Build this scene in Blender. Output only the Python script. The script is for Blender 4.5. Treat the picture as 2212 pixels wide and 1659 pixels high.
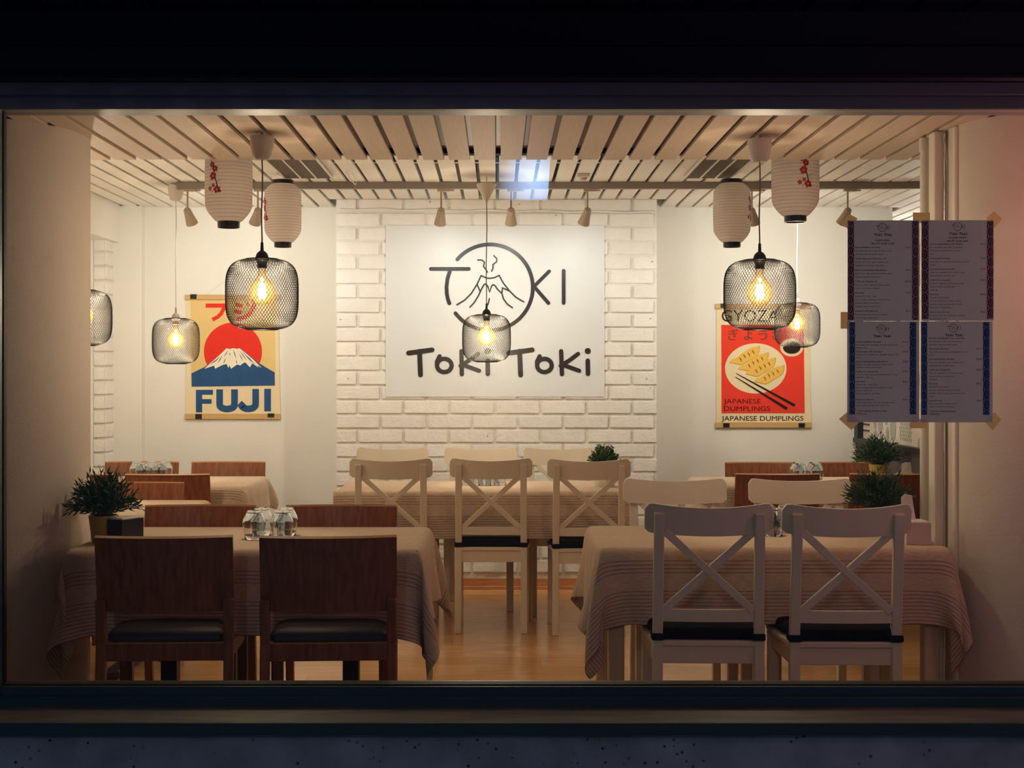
import bpy, bmesh, math, random
import numpy as np
from mathutils import Vector, Matrix

# ------------------------------------------------------------------ scene, camera, world, light, exposure
for o in list(bpy.data.objects):
    bpy.data.objects.remove(o)
scene = bpy.context.scene
COL = scene.collection
F_PX, CX, CY, EYE = 3000.0, 1076.0, 811.0, 1.345      # focal length and principal point in pixels of the 2212x1659 frame, eye height

cam_d = bpy.data.cameras.new('camera')
cam_d.sensor_width = 36.0
cam_d.lens = 36.0 * F_PX / 2212.0
cam_d.shift_x = (1106.0 - CX) / 2212.0
cam_d.shift_y = -(829.5 - CY) / 2212.0
cam_d.clip_start = 0.05
cam = bpy.data.objects.new('camera', cam_d)
COL.objects.link(cam)
cam.location = (0, 0, EYE)
cam.rotation_euler = (math.pi / 2, 0, 0)
scene.camera = cam

scene.view_settings.view_transform = 'Standard'
scene.view_settings.look = 'None'
scene.view_settings.gamma = 1.0
scene.view_settings.use_curve_mapping = False
scene.view_settings.exposure = 0.1
try:
    scene.cycles.use_denoising = True
    scene.cycles.adaptive_threshold = 0.03
    scene.cycles.max_bounces = 8
    scene.cycles.diffuse_bounces = 4
    scene.cycles.glossy_bounces = 4
    scene.cycles.transparent_max_bounces = 16
    scene.cycles.sample_clamp_indirect = 4.0
    scene.cycles.caustics_refractive = False
except Exception:
    pass

world = bpy.data.worlds.new('night_sky')
scene.world = world
world.use_nodes = True
bg = world.node_tree.nodes['Background']
bg.inputs['Color'].default_value = (0.22, 0.30, 0.52, 1)
bg.inputs['Strength'].default_value = 0.14


def add_light(name, kind, loc, energy, color, target=None, size=None, spot=None, blend=0.5, parent=None, sizey=None):
    d = bpy.data.lights.new(name, kind)
    d.energy = energy
    d.color = color
    if kind == 'AREA':
        d.size = size
        if sizey:
            d.shape = 'RECTANGLE'
            d.size_y = sizey
    elif size is not None:
        d.shadow_soft_size = size
    if kind == 'SPOT':
        d.spot_size = math.radians(spot)
        d.spot_blend = blend
    o = bpy.data.objects.new(name, d)
    COL.objects.link(o)
    o.location = loc
    if target is not None:
        o.rotation_euler = (Vector(target) - Vector(loc)).to_track_quat('-Z', 'Y').to_euler()
    if parent is not None:
        o.parent = parent
        o.location = Vector(loc) - parent.location
    return o


# light of the street: pink neon to the right, a neon sign hung inside the window just right of the view, cool street lamp behind the viewer
add_light('pink_neon_light', 'AREA', (3.05, 1.9, 1.8), 4.0, (1.0, 0.38, 0.36), target=(1.85, 4.8, 1.3), size=0.4)
add_light('pink_neon_sign_light', 'POINT', (1.80, 4.25, 1.72), 4.6, (1.0, 0.36, 0.33), size=0.09)
add_light('street_lamp_light', 'POINT', (-1.5, -6.0, 4.5), 115.0, (0.84, 0.88, 1.0), size=0.3)

add_light('side_room_light', 'POINT', (3.05, 9.7, 2.0), 14.0, (1.0, 0.9, 0.8), size=0.1)

BULB_W = 28.0
SPOT_W = 15.0
BULB_C = (1.0, 0.93, 0.84)
SPOT_C = (1.0, 0.98, 0.93)

# ------------------------------------------------------------------ helpers


def P(px, py, y):
    return Vector(((px - CX) * y / F_PX, y, EYE - (py - CY) * y / F_PX))


def PX(px, y):
    return (px - CX) * y / F_PX


def PZ(py, y):
    return EYE - (py - CY) * y / F_PX


def lin(r, g, b):
    def c(u):
        u /= 255.0
        return u / 12.92 if u <= 0.04045 else ((u + 0.055) / 1.055) ** 2.4
    return (c(r), c(g), c(b), 1.0)


MATS = {}


def new_mat(name):
    m = bpy.data.materials.new(name)
    m.use_nodes = True
    MATS[name] = m
    nt = m.node_tree
    return m, nt, nt.nodes['Principled BSDF']


def node(nt, kind, **kw):
    n = nt.nodes.new(kind)
    for k, v in kw.items():
        if k in n.inputs:
            n.inputs[k].default_value = v
        else:
            setattr(n, k, v)
    return n


def mat(name, col, rough=0.6, spec=0.4, var=0.0, scale=8.0, stretch=(1, 1, 1), bump=0.0, bscale=60.0, metal=0.0,
        rnd=0.0, dark=None, coat=0.0):
    """plain surface with procedural colour variation (noise, optional per-object variation) and fine relief"""
    m, nt, b = new_mat(name)
    b.inputs['Roughness'].default_value = rough
    b.inputs['Specular IOR Level'].default_value = spec
    b.inputs['Metallic'].default_value = metal
    if coat:
        b.inputs['Coat Weight'].default_value = coat
        b.inputs['Coat Roughness'].default_value = 0.15
    tc = node(nt, 'ShaderNodeTexCoord')
    mp = node(nt, 'ShaderNodeMapping')
    mp.inputs['Scale'].default_value = stretch
    nt.links.new(tc.outputs['Object'], mp.inputs['Vector'])
    vec = mp.outputs['Vector']
    if rnd:
        oi = node(nt, 'ShaderNodeObjectInfo')
        vm = node(nt, 'ShaderNodeVectorMath', operation='ADD')
        mul = node(nt, 'ShaderNodeMath', operation='MULTIPLY')
        mul.inputs[1].default_value = 37.0
        nt.links.new(oi.outputs['Random'], mul.inputs[0])
        nt.links.new(vec, vm.inputs[0])
        nt.links.new(mul.outputs[0], vm.inputs[1])
        vec = vm.outputs[0]
    base = None
    if var or dark:
        nz = node(nt, 'ShaderNodeTexNoise')
        nz.inputs['Scale'].default_value = scale
        nz.inputs['Detail'].default_value = 5.0
        nt.links.new(vec, nz.inputs['Vector'])
        rp = node(nt, 'ShaderNodeValToRGB')
        d = dark if dark else tuple(max(0.0, c * (1 - var)) for c in col[:3]) + (1,)
        rp.color_ramp.elements[0].position = 0.3
        rp.color_ramp.elements[0].color = d
        rp.color_ramp.elements[1].position = 0.7
        rp.color_ramp.elements[1].color = col
        nt.links.new(nz.outputs['Fac'], rp.inputs['Fac'])
        base = rp.outputs['Color']
    if rnd:
        hsv = node(nt, 'ShaderNodeHueSaturation')
        mr = node(nt, 'ShaderNodeMapRange')
        mr.inputs['To Min'].default_value = 1 - rnd
        mr.inputs['To Max'].default_value = 1 + rnd * 0.4
        nt.links.new(oi.outputs['Random'], mr.inputs['Value'])
        nt.links.new(mr.outputs['Result'], hsv.inputs['Value'])
        if base is not None:
            nt.links.new(base, hsv.inputs['Color'])
        else:
            hsv.inputs['Color'].default_value = col
        base = hsv.outputs['Color']
    if base is not None:
        nt.links.new(base, b.inputs['Base Color'])
    else:
        b.inputs['Base Color'].default_value = col
    if bump:
        n2 = node(nt, 'ShaderNodeTexNoise')
        n2.inputs['Scale'].default_value = bscale
        n2.inputs['Detail'].default_value = 4.0
        nt.links.new(vec, n2.inputs['Vector'])
        bp = node(nt, 'ShaderNodeBump')
        bp.inputs['Strength'].default_value = bump
        bp.inputs['Distance'].default_value = 0.01
        nt.links.new(n2.outputs['Fac'], bp.inputs['Height'])
        nt.links.new(bp.outputs['Normal'], b.inputs['Normal'])
    return m


def mix_mat(name, build):
    m = bpy.data.materials.new(name)
    m.use_nodes = True
    nt = m.node_tree
    nt.nodes.clear()
    out = nt.nodes.new('ShaderNodeOutputMaterial')
    nt.links.new(build(nt), out.inputs['Surface'])
    MATS[name] = m
    return m


class MB:
    def __init__(self):
        self.v, self.f = [], []

    def add(self, verts, faces):
        n = len(self.v)
        self.v += [tuple(p) for p in verts]
        self.f += [tuple(i + n for i in f) for f in faces]
        return self

    def hexa(self, p):
        return self.add(p, [(0, 3, 2, 1), (4, 5, 6, 7), (0, 1, 5, 4), (1, 2, 6, 5), (2, 3, 7, 6), (3, 0, 4, 7)])

    def box(self, x0, x1, y0, y1, z0, z1):
        return self.hexa([(x0, y0, z0), (x1, y0, z0), (x1, y1, z0), (x0, y1, z0),
                          (x0, y0, z1), (x1, y0, z1), (x1, y1, z1), (x0, y1, z1)])

    def bar(self, a, b, w, d, side=(1, 0, 0)):
        """box along a->b, w wide along 'side', d deep across"""
        a, b = Vector(a), Vector(b)
        t = (b - a).normalized()
        s = Vector(side)
        s = (s - t * s.dot(t)).normalized()
        u = t.cross(s)
        s, u = s * w / 2, u * d / 2
        return self.hexa([a - s - u, a + s - u, a + s + u, a - s + u, b - s - u, b + s - u, b + s + u, b - s + u])

    def tube(self, pts, r, n=8, caps=True):
        pts = [Vector(p) for p in pts]
        rs = r if isinstance(r, (list, tuple)) else [r] * len(pts)
        rings, prev = [], None
        for i, p in enumerate(pts):
            t = (pts[min(i + 1, len(pts) - 1)] - pts[max(i - 1, 0)]).normalized()
            if prev is None:
                s = t.orthogonal().normalized()
            else:
                s = (prev - t * prev.dot(t)).normalized()
            prev = s
            u = t.cross(s)
            rings.append([p + (s * math.cos(k * 2 * math.pi / n) + u * math.sin(k * 2 * math.pi / n)) * rs[i] for k in range(n)])
        vs = [q for ring in rings for q in ring]
        fs = []
        for i in range(len(pts) - 1):
            for k in range(n):
                k2 = (k + 1) % n
                fs.append((i * n + k, i * n + k2, (i + 1) * n + k2, (i + 1) * n + k))
        if caps:
            fs.append(tuple(range(n - 1, -1, -1)))
            fs.append(tuple((len(pts) - 1) * n + k for k in range(n)))
        return self.add(vs, fs)

    def lathe(self, prof, n=24, c=(0, 0, 0), axis=None):
        """revolve [(r, h)] about z through c, or about 'axis'"""
        vs, fs = [], []
        if axis is None:
            ex, ey, ez = Vector((1, 0, 0)), Vector((0, 1, 0)), Vector((0, 0, 1))
        else:
            ez = Vector(axis).normalized()
            ex = ez.orthogonal().normalized()
            ey = ez.cross(ex)
        c = Vector(c)
        for r, h in prof:
            for k in range(n):
                a = 2 * math.pi * k / n
                vs.append(c + ex * (r * math.cos(a)) + ey * (r * math.sin(a)) + ez * h)
        for i in range(len(prof) - 1):
            for k in range(n):
                k2 = (k + 1) % n
                fs.append((i * n + k, i * n + k2, (i + 1) * n + k2, (i + 1) * n + k))
        return self.add(vs, fs)

    def poly(self, pts):
        return self.add(pts, [tuple(range(len(pts)))])

    def prism(self, pts, off):
        """polygon extruded by vector off"""
        n = len(pts)
        off = Vector(off)
        a = [Vector(p) for p in pts]
        return self.add(a + [p + off for p in a],
                        [tuple(range(n - 1, -1, -1)), tuple(range(n, 2 * n))] +
                        [(i, (i + 1) % n, n + (i + 1) % n, n + i) for i in range(n)])

    def mesh(self, name, bevel=0.0, seg=1, smooth=False, base=(0, 0, 0)):
        me = bpy.data.meshes.new(name)
        b = Vector(base)
        me.from_pydata([tuple(Vector(p) - b) for p in self.v], [], self.f)
        bm = bmesh.new()
        bm.from_mesh(me)
        if bevel:
            bmesh.ops.bevel(bm, geom=bm.edges[:], offset=bevel, segments=seg, affect='EDGES', clamp_overlap=True)
        bmesh.ops.recalc_face_normals(bm, faces=bm.faces[:])
        bm.to_mesh(me)
        bm.free()
        if smooth:
            for p in me.polygons:
                p.use_smooth = True
            me.set_sharp_from_angle(angle=math.radians(40))
        return me

    def build(self, name, m, parent=None, bevel=0.0, seg=1, smooth=False, world=False):
        """one mesh object; world=True: vertices are in world space and the parent stands unrotated"""
        base = parent.location if (world and parent is not None) else (0, 0, 0)
        if world and parent is not None and parent.parent is not None:
            base = Vector(base) + parent.parent.location
        me = self.mesh(name, bevel, seg, smooth, base)
        me.materials.append(MATS[m] if isinstance(m, str) else m)
        return link(name, me, parent)


def link(name, me, parent=None, loc=None):
    o = bpy.data.objects.new(name, me)
    COL.objects.link(o)
    if parent is not None:
        o.parent = parent
    if loc is not None:
        o.location = loc
    return o


def empty(name, loc=(0, 0, 0), rz=0.0):
    o = bpy.data.objects.new(name, None)
    o.empty_display_size = 0.05
    COL.objects.link(o)
    o.location = loc
    o.rotation_euler = (0, 0, rz)
    return o


def tag(o, label=None, cat=None, group=None, kind=None):
    if label:
        o['label'] = label
    if cat:
        o['category'] = cat
    if group:
        o['group'] = group
    if kind:
        o['kind'] = kind
    return o


def copy_tree(o, parent=None):
    c = o.copy()
    COL.objects.link(c)
    c.parent = parent
    for ch in o.children:
        copy_tree(ch, c)
    return c


# flat print: polygons given in photo pixels, laid on a plane facing the viewer's side at depth y
class Print:
    def __init__(self, y, xf=None):
        self.y, self.mb, self.xf, self.k = y, MB(), xf, 0

    def pt(self, q):
        if self.xf:
            q = self.xf(q)
        return P(q[0], q[1], self.y - (self.k % 40) * 1.5e-5)      # no two inks share a plane

    def poly(self, pts):
        self.k += 1
        self.mb.poly([self.pt(q) for q in pts])
        return self

    def ellipse(self, c, rx, ry, n=48):
        return self.poly([(c[0] + rx * math.cos(2 * math.pi * k / n), c[1] + ry * math.sin(2 * math.pi * k / n)) for k in range(n)])

    def stroke(self, pts, w, cap=True):
        pts = [np.array(q, float) for q in pts]
        ws = w if isinstance(w, (list, tuple)) else [w] * len(pts)
        L, R = [], []
        for i, p in enumerate(pts):
            a = pts[i] - pts[i - 1] if i > 0 else None
            b = pts[i + 1] - pts[i] if i < len(pts) - 1 else None
            na = np.array((-a[1], a[0])) / np.hypot(*a) if a is not None else None
            nb = np.array((-b[1], b[0])) / np.hypot(*b) if b is not None else None
            if na is None:
                nrm = nb
            elif nb is None:
                nrm = na
            else:
                s = na + nb
                l = np.hypot(*s)
                nrm = s / l * min(1.6, 2.0 / max(l, 0.5)) if l > 1e-3 else na
            L.append(p + nrm * ws[i] / 2)
            R.append(p - nrm * ws[i] / 2)
        for i in range(len(pts) - 1):
            self.poly([L[i], L[i + 1], R[i + 1], R[i]])
        if cap:
            self.ellipse(pts[0], ws[0] / 2, ws[0] / 2, 14)
            self.ellipse(pts[-1], ws[-1] / 2, ws[-1] / 2, 14)
        return self

    def text(self, body, x, y, h=None, w=None, bold=0.0, align='LEFT', size=None, spacing=1.0):
        """text whose left/centre baseline stands at pixel (x, y); h = cap height, w = width in pixels"""
        cu = bpy.data.curves.new('t', 'FONT')
        cu.body = body
        cu.size = 1.0
        cu.space_character = spacing
        cu.resolution_u = 3
        ob = bpy.data.objects.new('t', cu)
        COL.objects.link(ob)
        dg = bpy.context.evaluated_depsgraph_get()
        me = bpy.data.meshes.new_from_object(ob.evaluated_get(dg))
        vs = [(v.co.x, v.co.y) for v in me.vertices]
        fs = [tuple(p.vertices) for p in me.polygons]
        bpy.data.objects.remove(ob)
        bpy.data.curves.remove(cu)
        bpy.data.meshes.remove(me)
        if not vs:
            return self
        x0, x1 = min(v[0] for v in vs), max(v[0] for v in vs)
        y1 = max(v[1] for v in vs)
        sy = size if size else (h / y1 if h else w / (x1 - x0))
        sx = w / (x1 - x0) if w else sy
        if size and w and (x1 - x0) * size < w:
            sx = size
        ox = x0 if align == 'LEFT' else ((x0 + x1) / 2 if align == 'CENTER' else x1)
        for sh in ((-bold, 0.0, bold) if bold else (0.0,)):       # heavier print: the same glyphs a hair apart
            self.k += 1
            self.mb.add([self.pt((x + (a - ox + sh) * sx, y - b * sy)) for a, b in vs], fs)
        return self

    def build(self, name, m, parent):
        return self.mb.build(name, m, parent, world=True)


# ------------------------------------------------------------------ materials
mat('plaster', lin(233, 230, 220), rough=0.9, spec=0.15, var=0.05, scale=2.0, bump=0.12, bscale=90)
mat('column_plaster', lin(222, 210, 196), rough=0.85, spec=0.2, var=0.05, scale=3.0, bump=0.10, bscale=120)
mat('brick_paint', lin(236, 232, 224), rough=0.75, spec=0.25, var=0.06, scale=14, bump=0.35, bscale=45, rnd=0.05)
mat('mortar_paint', lin(230, 225, 215), rough=0.85, spec=0.2, var=0.06, scale=20, bump=0.5, bscale=70)
mat('slat_paint', lin(216, 192, 168), rough=0.55, spec=0.3, var=0.10, scale=5, stretch=(30, 1.2, 30), rnd=0.07)
mat('slat_paint_up', lin(238, 232, 222), rough=0.55, spec=0.3, var=0.06, scale=5, stretch=(30, 1.2, 30), rnd=0.05)
mat('plenum', lin(150, 152, 150), rough=0.95, spec=0.1, var=0.4, scale=3)
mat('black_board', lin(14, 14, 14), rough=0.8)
mat('floor_wood', lin(236, 186, 128), rough=0.20, spec=0.5, dark=lin(208, 152, 96), scale=3.5, stretch=(1.0, 22, 22), rnd=0.16,
    bump=0.03, bscale=40, coat=0.25)
mat('baseboard_wood', lin(212, 148, 92), rough=0.4, dark=lin(182, 118, 66), scale=6, stretch=(1, 20, 20))
mat('white_plastic', lin(228, 220, 208), rough=0.45, spec=0.4, var=0.03)
mat('grey_plastic', lin(196, 184, 172), rough=0.5, var=0.04)
mat('track_metal', lin(150, 141, 132), rough=0.5, spec=0.4, var=0.05)
mat('spot_metal', lin(182, 166, 148), rough=0.42, spec=0.45, var=0.04)
mat('black_metal', lin(26, 22, 20), rough=0.45, spec=0.5)
mat('wire', lin(24, 19, 15), rough=0.45, spec=0.5)
mat('cord_dark', lin(128, 110, 90), rough=0.7)
mat('cord_white', lin(226, 222, 210), rough=0.6)
mat('lantern_wire', lin(180, 152, 138), rough=0.7)
mat('lantern_cap', lin(14, 14, 16), rough=0.3, spec=0.5)
mat('blossom_pink', lin(196, 52, 62), rough=0.7, var=0.4, scale=160)
mat('branch_ink', lin(52, 24, 22), rough=0.7)
mat('chair_white', lin(222, 208, 184), rough=0.5, spec=0.35, var=0.05, scale=5, stretch=(3, 3, 1))
mat('chair_brown', lin(150, 92, 54), rough=0.38, spec=0.4, dark=lin(116, 64, 36), scale=5, stretch=(14, 14, 1.0), rnd=0.08)
mat('chair_brown_edge', lin(196, 142, 92), rough=0.5, var=0.1)
mat('black_leather', lin(22, 24, 28), rough=0.5, spec=0.5, var=0.2, scale=30, bump=0.1, bscale=200)
mat('black_cloth', lin(30, 30, 32), rough=0.9, spec=0.1, var=0.2, bump=0.2, bscale=300)
mat('table_wood', lin(206, 184, 150), rough=0.5, var=0.1, scale=4, stretch=(8, 8, 1))
mat('table_dark', lin(44, 34, 30), rough=0.4)
mat('chrome', lin(200, 200, 200), rough=0.15, metal=1.0)
mat('pot_yellow', lin(196, 170, 62), rough=0.35, spec=0.5, var=0.05)
mat('pot_white', lin(226, 222, 212), rough=0.35, spec=0.5)
mat('soil', lin(34, 26, 20), rough=0.95)
mat('leaf', lin(74, 104, 58), rough=0.5, spec=0.35, dark=lin(40, 66, 40), scale=22)
mat('leaf_light', lin(96, 124, 62), rough=0.5, spec=0.35, dark=lin(46, 78, 40), scale=22)
mat('napkin', lin(236, 230, 220), rough=0.9, spec=0.1)
mat('holder_black', lin(20, 20, 22), rough=0.3, spec=0.5)
mat('holder_beige', lin(206, 186, 172), rough=0.5)
mat('vinyl', lin(220, 223, 222), rough=0.42, spec=0.5, var=0.02, scale=2, bump=0.28, bscale=12)
mat('ink', lin(40, 34, 34), rough=0.36, spec=0.5, bump=0.06, bscale=14)
mat('poster_cream', lin(232, 214, 174), rough=0.7, spec=0.2, var=0.06, scale=6)
mat('poster_yellow', lin(226, 194, 128), rough=0.7, spec=0.2, var=0.05, scale=6)
mat('poster_red', lin(226, 50, 32), rough=0.7, spec=0.2, var=0.05, scale=12)
mat('poster_coral', lin(230, 62, 40), rough=0.7, spec=0.2, var=0.05, scale=12)
mat('poster_blue', lin(42, 84, 130), rough=0.7, spec=0.2, var=0.18, scale=16)
mat('poster_snow', lin(236, 226, 200), rough=0.7, spec=0.2)
mat('poster_black', lin(40, 22, 16), rough=0.7, spec=0.2)
mat('poster_maroon', lin(86, 12, 18), rough=0.7, spec=0.2)
mat('poster_kana', lin(112, 62, 44), rough=0.7, spec=0.2)
mat('dumpling', lin(230, 186, 84), rough=0.7, spec=0.2, var=0.06, scale=30)
mat('dumpling_line', lin(202, 142, 52), rough=0.7, spec=0.2)
mat('grill_brown', lin(156, 84, 26), rough=0.7, spec=0.2)
mat('hanger_wood', lin(206, 168, 108), rough=0.55, var=0.12, scale=5, stretch=(1, 20, 20))
mat('clip_black', lin(20, 22, 22), rough=0.35)
mat('menu_red', lin(104, 18, 34), rough=0.7, spec=0.2)
mat('menu_blue', lin(22, 48, 92), rough=0.7, spec=0.2)
mat('menu_line_red', lin(214, 178, 190), rough=0.7, spec=0.2)
mat('menu_line_blue', lin(130, 168, 206), rough=0.7, spec=0.2)
mat('menu_ink', lin(28, 24, 26), rough=0.7, spec=0.2)
mat('menu_ink_soft', lin(96, 90, 92), rough=0.7, spec=0.2)
mat('frame_paint', lin(48, 78, 82), rough=0.4, spec=0.5, var=0.25, scale=5, stretch=(0.6, 8, 8))
mat('frame_grey', lin(122, 122, 128), rough=0.4, spec=0.5, var=0.15, scale=4, stretch=(0.6, 8, 8))
mat('frame_light', lin(170, 160, 148), rough=0.4, spec=0.5)
mat('gasket', lin(16, 16, 18), rough=0.6)
mat('sill_metal', lin(120, 110, 96), rough=0.45, spec=0.5, dark=lin(78, 78, 74), scale=6, stretch=(1, 6, 6), bump=0.05)
mat('fascia_paint', lin(30, 38, 58), rough=0.6, spec=0.3, var=0.2, scale=3)
mat('partition_dark', lin(86, 78, 78), rough=0.7, var=0.15)
mat('partition_frame', lin(36, 36, 40), rough=0.5)
mat('shutter_pattern', lin(150, 158, 160), rough=0.6)
mat('stage_grille', lin(128, 116, 102), rough=0.6, var=0.1)

# concrete plinth with air holes
m, nt, b = new_mat('concrete')
b.inputs['Roughness'].default_value = 0.85
tc = node(nt, 'ShaderNodeTexCoord')
n1 = node(nt, 'ShaderNodeTexNoise', Scale=7.0, Detail=8.0)
n2 = node(nt, 'ShaderNodeTexVoronoi', Scale=42.0)
n3 = node(nt, 'ShaderNodeTexNoise', Scale=9.0)
r1 = node(nt, 'ShaderNodeValToRGB')
r1.color_ramp.elements[0].color = lin(126, 138, 148)
r1.color_ramp.elements[0].position = 0.3
r1.color_ramp.elements[1].color = lin(168, 180, 190)
r1.color_ramp.elements[1].position = 0.75
r2 = node(nt, 'ShaderNodeMapRange')
r2.inputs['From Min'].default_value = 0.10
r2.inputs['From Max'].default_value = 0.22
r3 = node(nt, 'ShaderNodeMapRange')
r3.inputs['From Min'].default_value = 0.52
r3.inputs['From Max'].default_value = 0.60
mxx = node(nt, 'ShaderNodeMath', operation='MAXIMUM')
inv = node(nt, 'ShaderNodeMath', operation='SUBTRACT')
inv.inputs[0].default_value = 1.0
mx = node(nt, 'ShaderNodeMix', data_type='RGBA')
for n_ in (n1, n2, n3):
    nt.links.new(tc.outputs['Object'], n_.inputs['Vector'])
nt.links.new(n1.outputs['Fac'], r1.inputs['Fac'])
nt.links.new(n2.outputs['Distance'], r2.inputs['Value'])
nt.links.new(n3.outputs['Fac'], r3.inputs['Value'])
nt.links.new(r3.outputs['Result'], inv.inputs[1])
nt.links.new(r2.outputs['Result'], mxx.inputs[0])
nt.links.new(inv.outputs[0], mxx.inputs[1])
nt.links.new(mxx.outputs[0], mx.inputs['Factor'])
mx.inputs['A'].default_value = lin(18, 18, 20)
nt.links.new(r1.outputs['Color'], mx.inputs['B'])
nt.links.new(mx.outputs['Result'], b.inputs['Base Color'])
bp = node(nt, 'ShaderNodeBump', Strength=0.5, Distance=0.01)
nt.links.new(mxx.outputs[0], bp.inputs['Height'])
nt.links.new(bp.outputs['Normal'], b.inputs['Normal'])

# woven linen with stripes; uv.y holds metres from the nearer long hem
m, nt, b = new_mat('linen')
b.inputs['Roughness'].default_value = 0.92
b.inputs['Specular IOR Level'].default_value = 0.1
uv = node(nt, 'ShaderNodeUVMap')
sx = node(nt, 'ShaderNodeSeparateXYZ')
nt.links.new(uv.outputs['UV'], sx.inputs[0])


def M_(op, a, bb):
    n_ = node(nt, 'ShaderNodeMath', operation=op)
    for k_, q in enumerate((a, bb)):
        if isinstance(q, (int, float)):
            n_.inputs[k_].default_value = q
        elif q is not None:
            nt.links.new(q, n_.inputs[k_])
    return n_.outputs[0]


d_ = sx.outputs['Y']
l1 = M_('LESS_THAN', M_('MODULO', d_, 0.0125), 0.0036)
z1 = M_('LESS_THAN', d_, 0.125)
z2 = M_('MULTIPLY', M_('GREATER_THAN', d_, 0.172), M_('LESS_THAN', d_, 0.222))
st = M_('MULTIPLY', l1, M_('MAXIMUM', z1, z2))
nz = node(nt, 'ShaderNodeTexNoise', Scale=30.0, Detail=6.0)
mp = node(nt, 'ShaderNodeMapping')
mp.inputs['Scale'].default_value = (1.2, 14, 1)
nt.links.new(uv.outputs['UV'], mp.inputs['Vector'])
nt.links.new(mp.outputs['Vector'], nz.inputs['Vector'])
rp = node(nt, 'ShaderNodeValToRGB')
rp.color_ramp.elements[0].color = lin(188, 160, 136)
rp.color_ramp.elements[0].position = 0.3
rp.color_ramp.elements[1].color = lin(219, 200, 177)
rp.color_ramp.elements[1].position = 0.7
nt.links.new(nz.outputs['Fac'], rp.inputs['Fac'])
mx = node(nt, 'ShaderNodeMix', data_type='RGBA')
nt.links.new(M_('MULTIPLY', st, 0.55), mx.inputs['Factor'])
nt.links.new(rp.outputs['Color'], mx.inputs['A'])
mx.inputs['B'].default_value = lin(92, 62, 58)
nt.links.new(mx.outputs['Result'], b.inputs['Base Color'])
bp = node(nt, 'ShaderNodeBump', Strength=0.25, Distance=0.004)
nt.links.new(nz.outputs['Fac'], bp.inputs['Height'])
nt.links.new(bp.outputs['Normal'], b.inputs['Normal'])


def b_pane(nt):
    t = node(nt, 'ShaderNodeBsdfTransparent', Color=(0.95, 0.97, 0.96, 1))
    g = node(nt, 'ShaderNodeBsdfGlossy', Roughness=0.0)
    lw = node(nt, 'ShaderNodeLayerWeight', Blend=0.5)
    pw = node(nt, 'ShaderNodeMath', operation='POWER')
    pw.inputs[1].default_value = 4.0
    nt.links.new(lw.outputs['Facing'], pw.inputs[0])
    ma = node(nt, 'ShaderNodeMath', operation='MULTIPLY_ADD')
    ma.inputs[1].default_value = 0.9
    ma.inputs[2].default_value = 0.05
    nt.links.new(pw.outputs[0], ma.inputs[0])
    mx = node(nt, 'ShaderNodeMixShader')
    nt.links.new(ma.outputs[0], mx.inputs[0])
    nt.links.new(t.outputs[0], mx.inputs[1])
    nt.links.new(g.outputs[0], mx.inputs[2])
    return mx.outputs[0]


mix_mat('pane_glass', b_pane)


def b_bulb(nt):
    t = node(nt, 'ShaderNodeBsdfTransparent')
    lw = node(nt, 'ShaderNodeLayerWeight', Blend=0.5)   # longer way through the amber glass towards the rim
    cr = node(nt, 'ShaderNodeValToRGB')
    cr.color_ramp.elements[0].color = (1.0, 0.87, 0.68, 1)
    cr.color_ramp.elements[0].position = 0.25
    cr.color_ramp.elements[1].color = (0.42, 0.22, 0.09, 1)
    cr.color_ramp.elements[1].position = 0.85
    nt.links.new(lw.outputs['Facing'], cr.inputs['Fac'])
    nt.links.new(cr.outputs['Color'], t.inputs['Color'])
    tr = node(nt, 'ShaderNodeBsdfTranslucent', Color=(1.0, 0.46, 0.12, 1))
    g = node(nt, 'ShaderNodeBsdfGlossy', Roughness=0.05)
    m1 = node(nt, 'ShaderNodeMixShader')
    m1.inputs[0].default_value = 0.016
    m2 = node(nt, 'ShaderNodeMixShader')
    m2.inputs[0].default_value = 0.06
    nt.links.new(t.outputs[0], m1.inputs[1])
    nt.links.new(tr.outputs[0], m1.inputs[2])
    nt.links.new(m1.outputs[0], m2.inputs[1])
    nt.links.new(g.outputs[0], m2.inputs[2])
    return m2.outputs[0]


mix_mat('bulb_glass', b_bulb)


def b_emit(col, s):
    def f(nt):
        e = node(nt, 'ShaderNodeEmission', Color=col, Strength=s)
        return e.outputs[0]
    return f


mix_mat('filament', b_emit((1.0, 0.74, 0.42, 1), 90.0))


def b_paper(col, k):
    def f(nt):
        tc = node(nt, 'ShaderNodeTexCoord')
        nz = node(nt, 'ShaderNodeTexNoise', Scale=14.0, Detail=4.0)
        nt.links.new(tc.outputs['Object'], nz.inputs['Vector'])
        rp = node(nt, 'ShaderNodeValToRGB')
        rp.color_ramp.elements[0].color = tuple(c * 0.9 for c in col[:3]) + (1,)
        rp.color_ramp.elements[1].color = col
        nt.links.new(nz.outputs['Fac'], rp.inputs['Fac'])
        d = node(nt, 'ShaderNodeBsdfDiffuse')
        t = node(nt, 'ShaderNodeBsdfTranslucent')
        nt.links.new(rp.outputs['Color'], d.inputs['Color'])
        nt.links.new(rp.outputs['Color'], t.inputs['Color'])
        mx = node(nt, 'ShaderNodeMixShader')
        mx.inputs[0].default_value = k
        nt.links.new(d.outputs[0], mx.inputs[1])
        nt.links.new(t.outputs[0], mx.inputs[2])
        return mx.outputs[0]
    return f


mix_mat('lantern_paper', b_paper(lin(252, 244, 238), 0.62))
mix_mat('masking_tape', b_paper(lin(230, 212, 176), 0.75))
mix_mat('menu_paper', b_paper(lin(240, 236, 236), 0.26))
mix_mat('frosted_film', b_paper(lin(236, 230, 218), 0.35))


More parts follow.
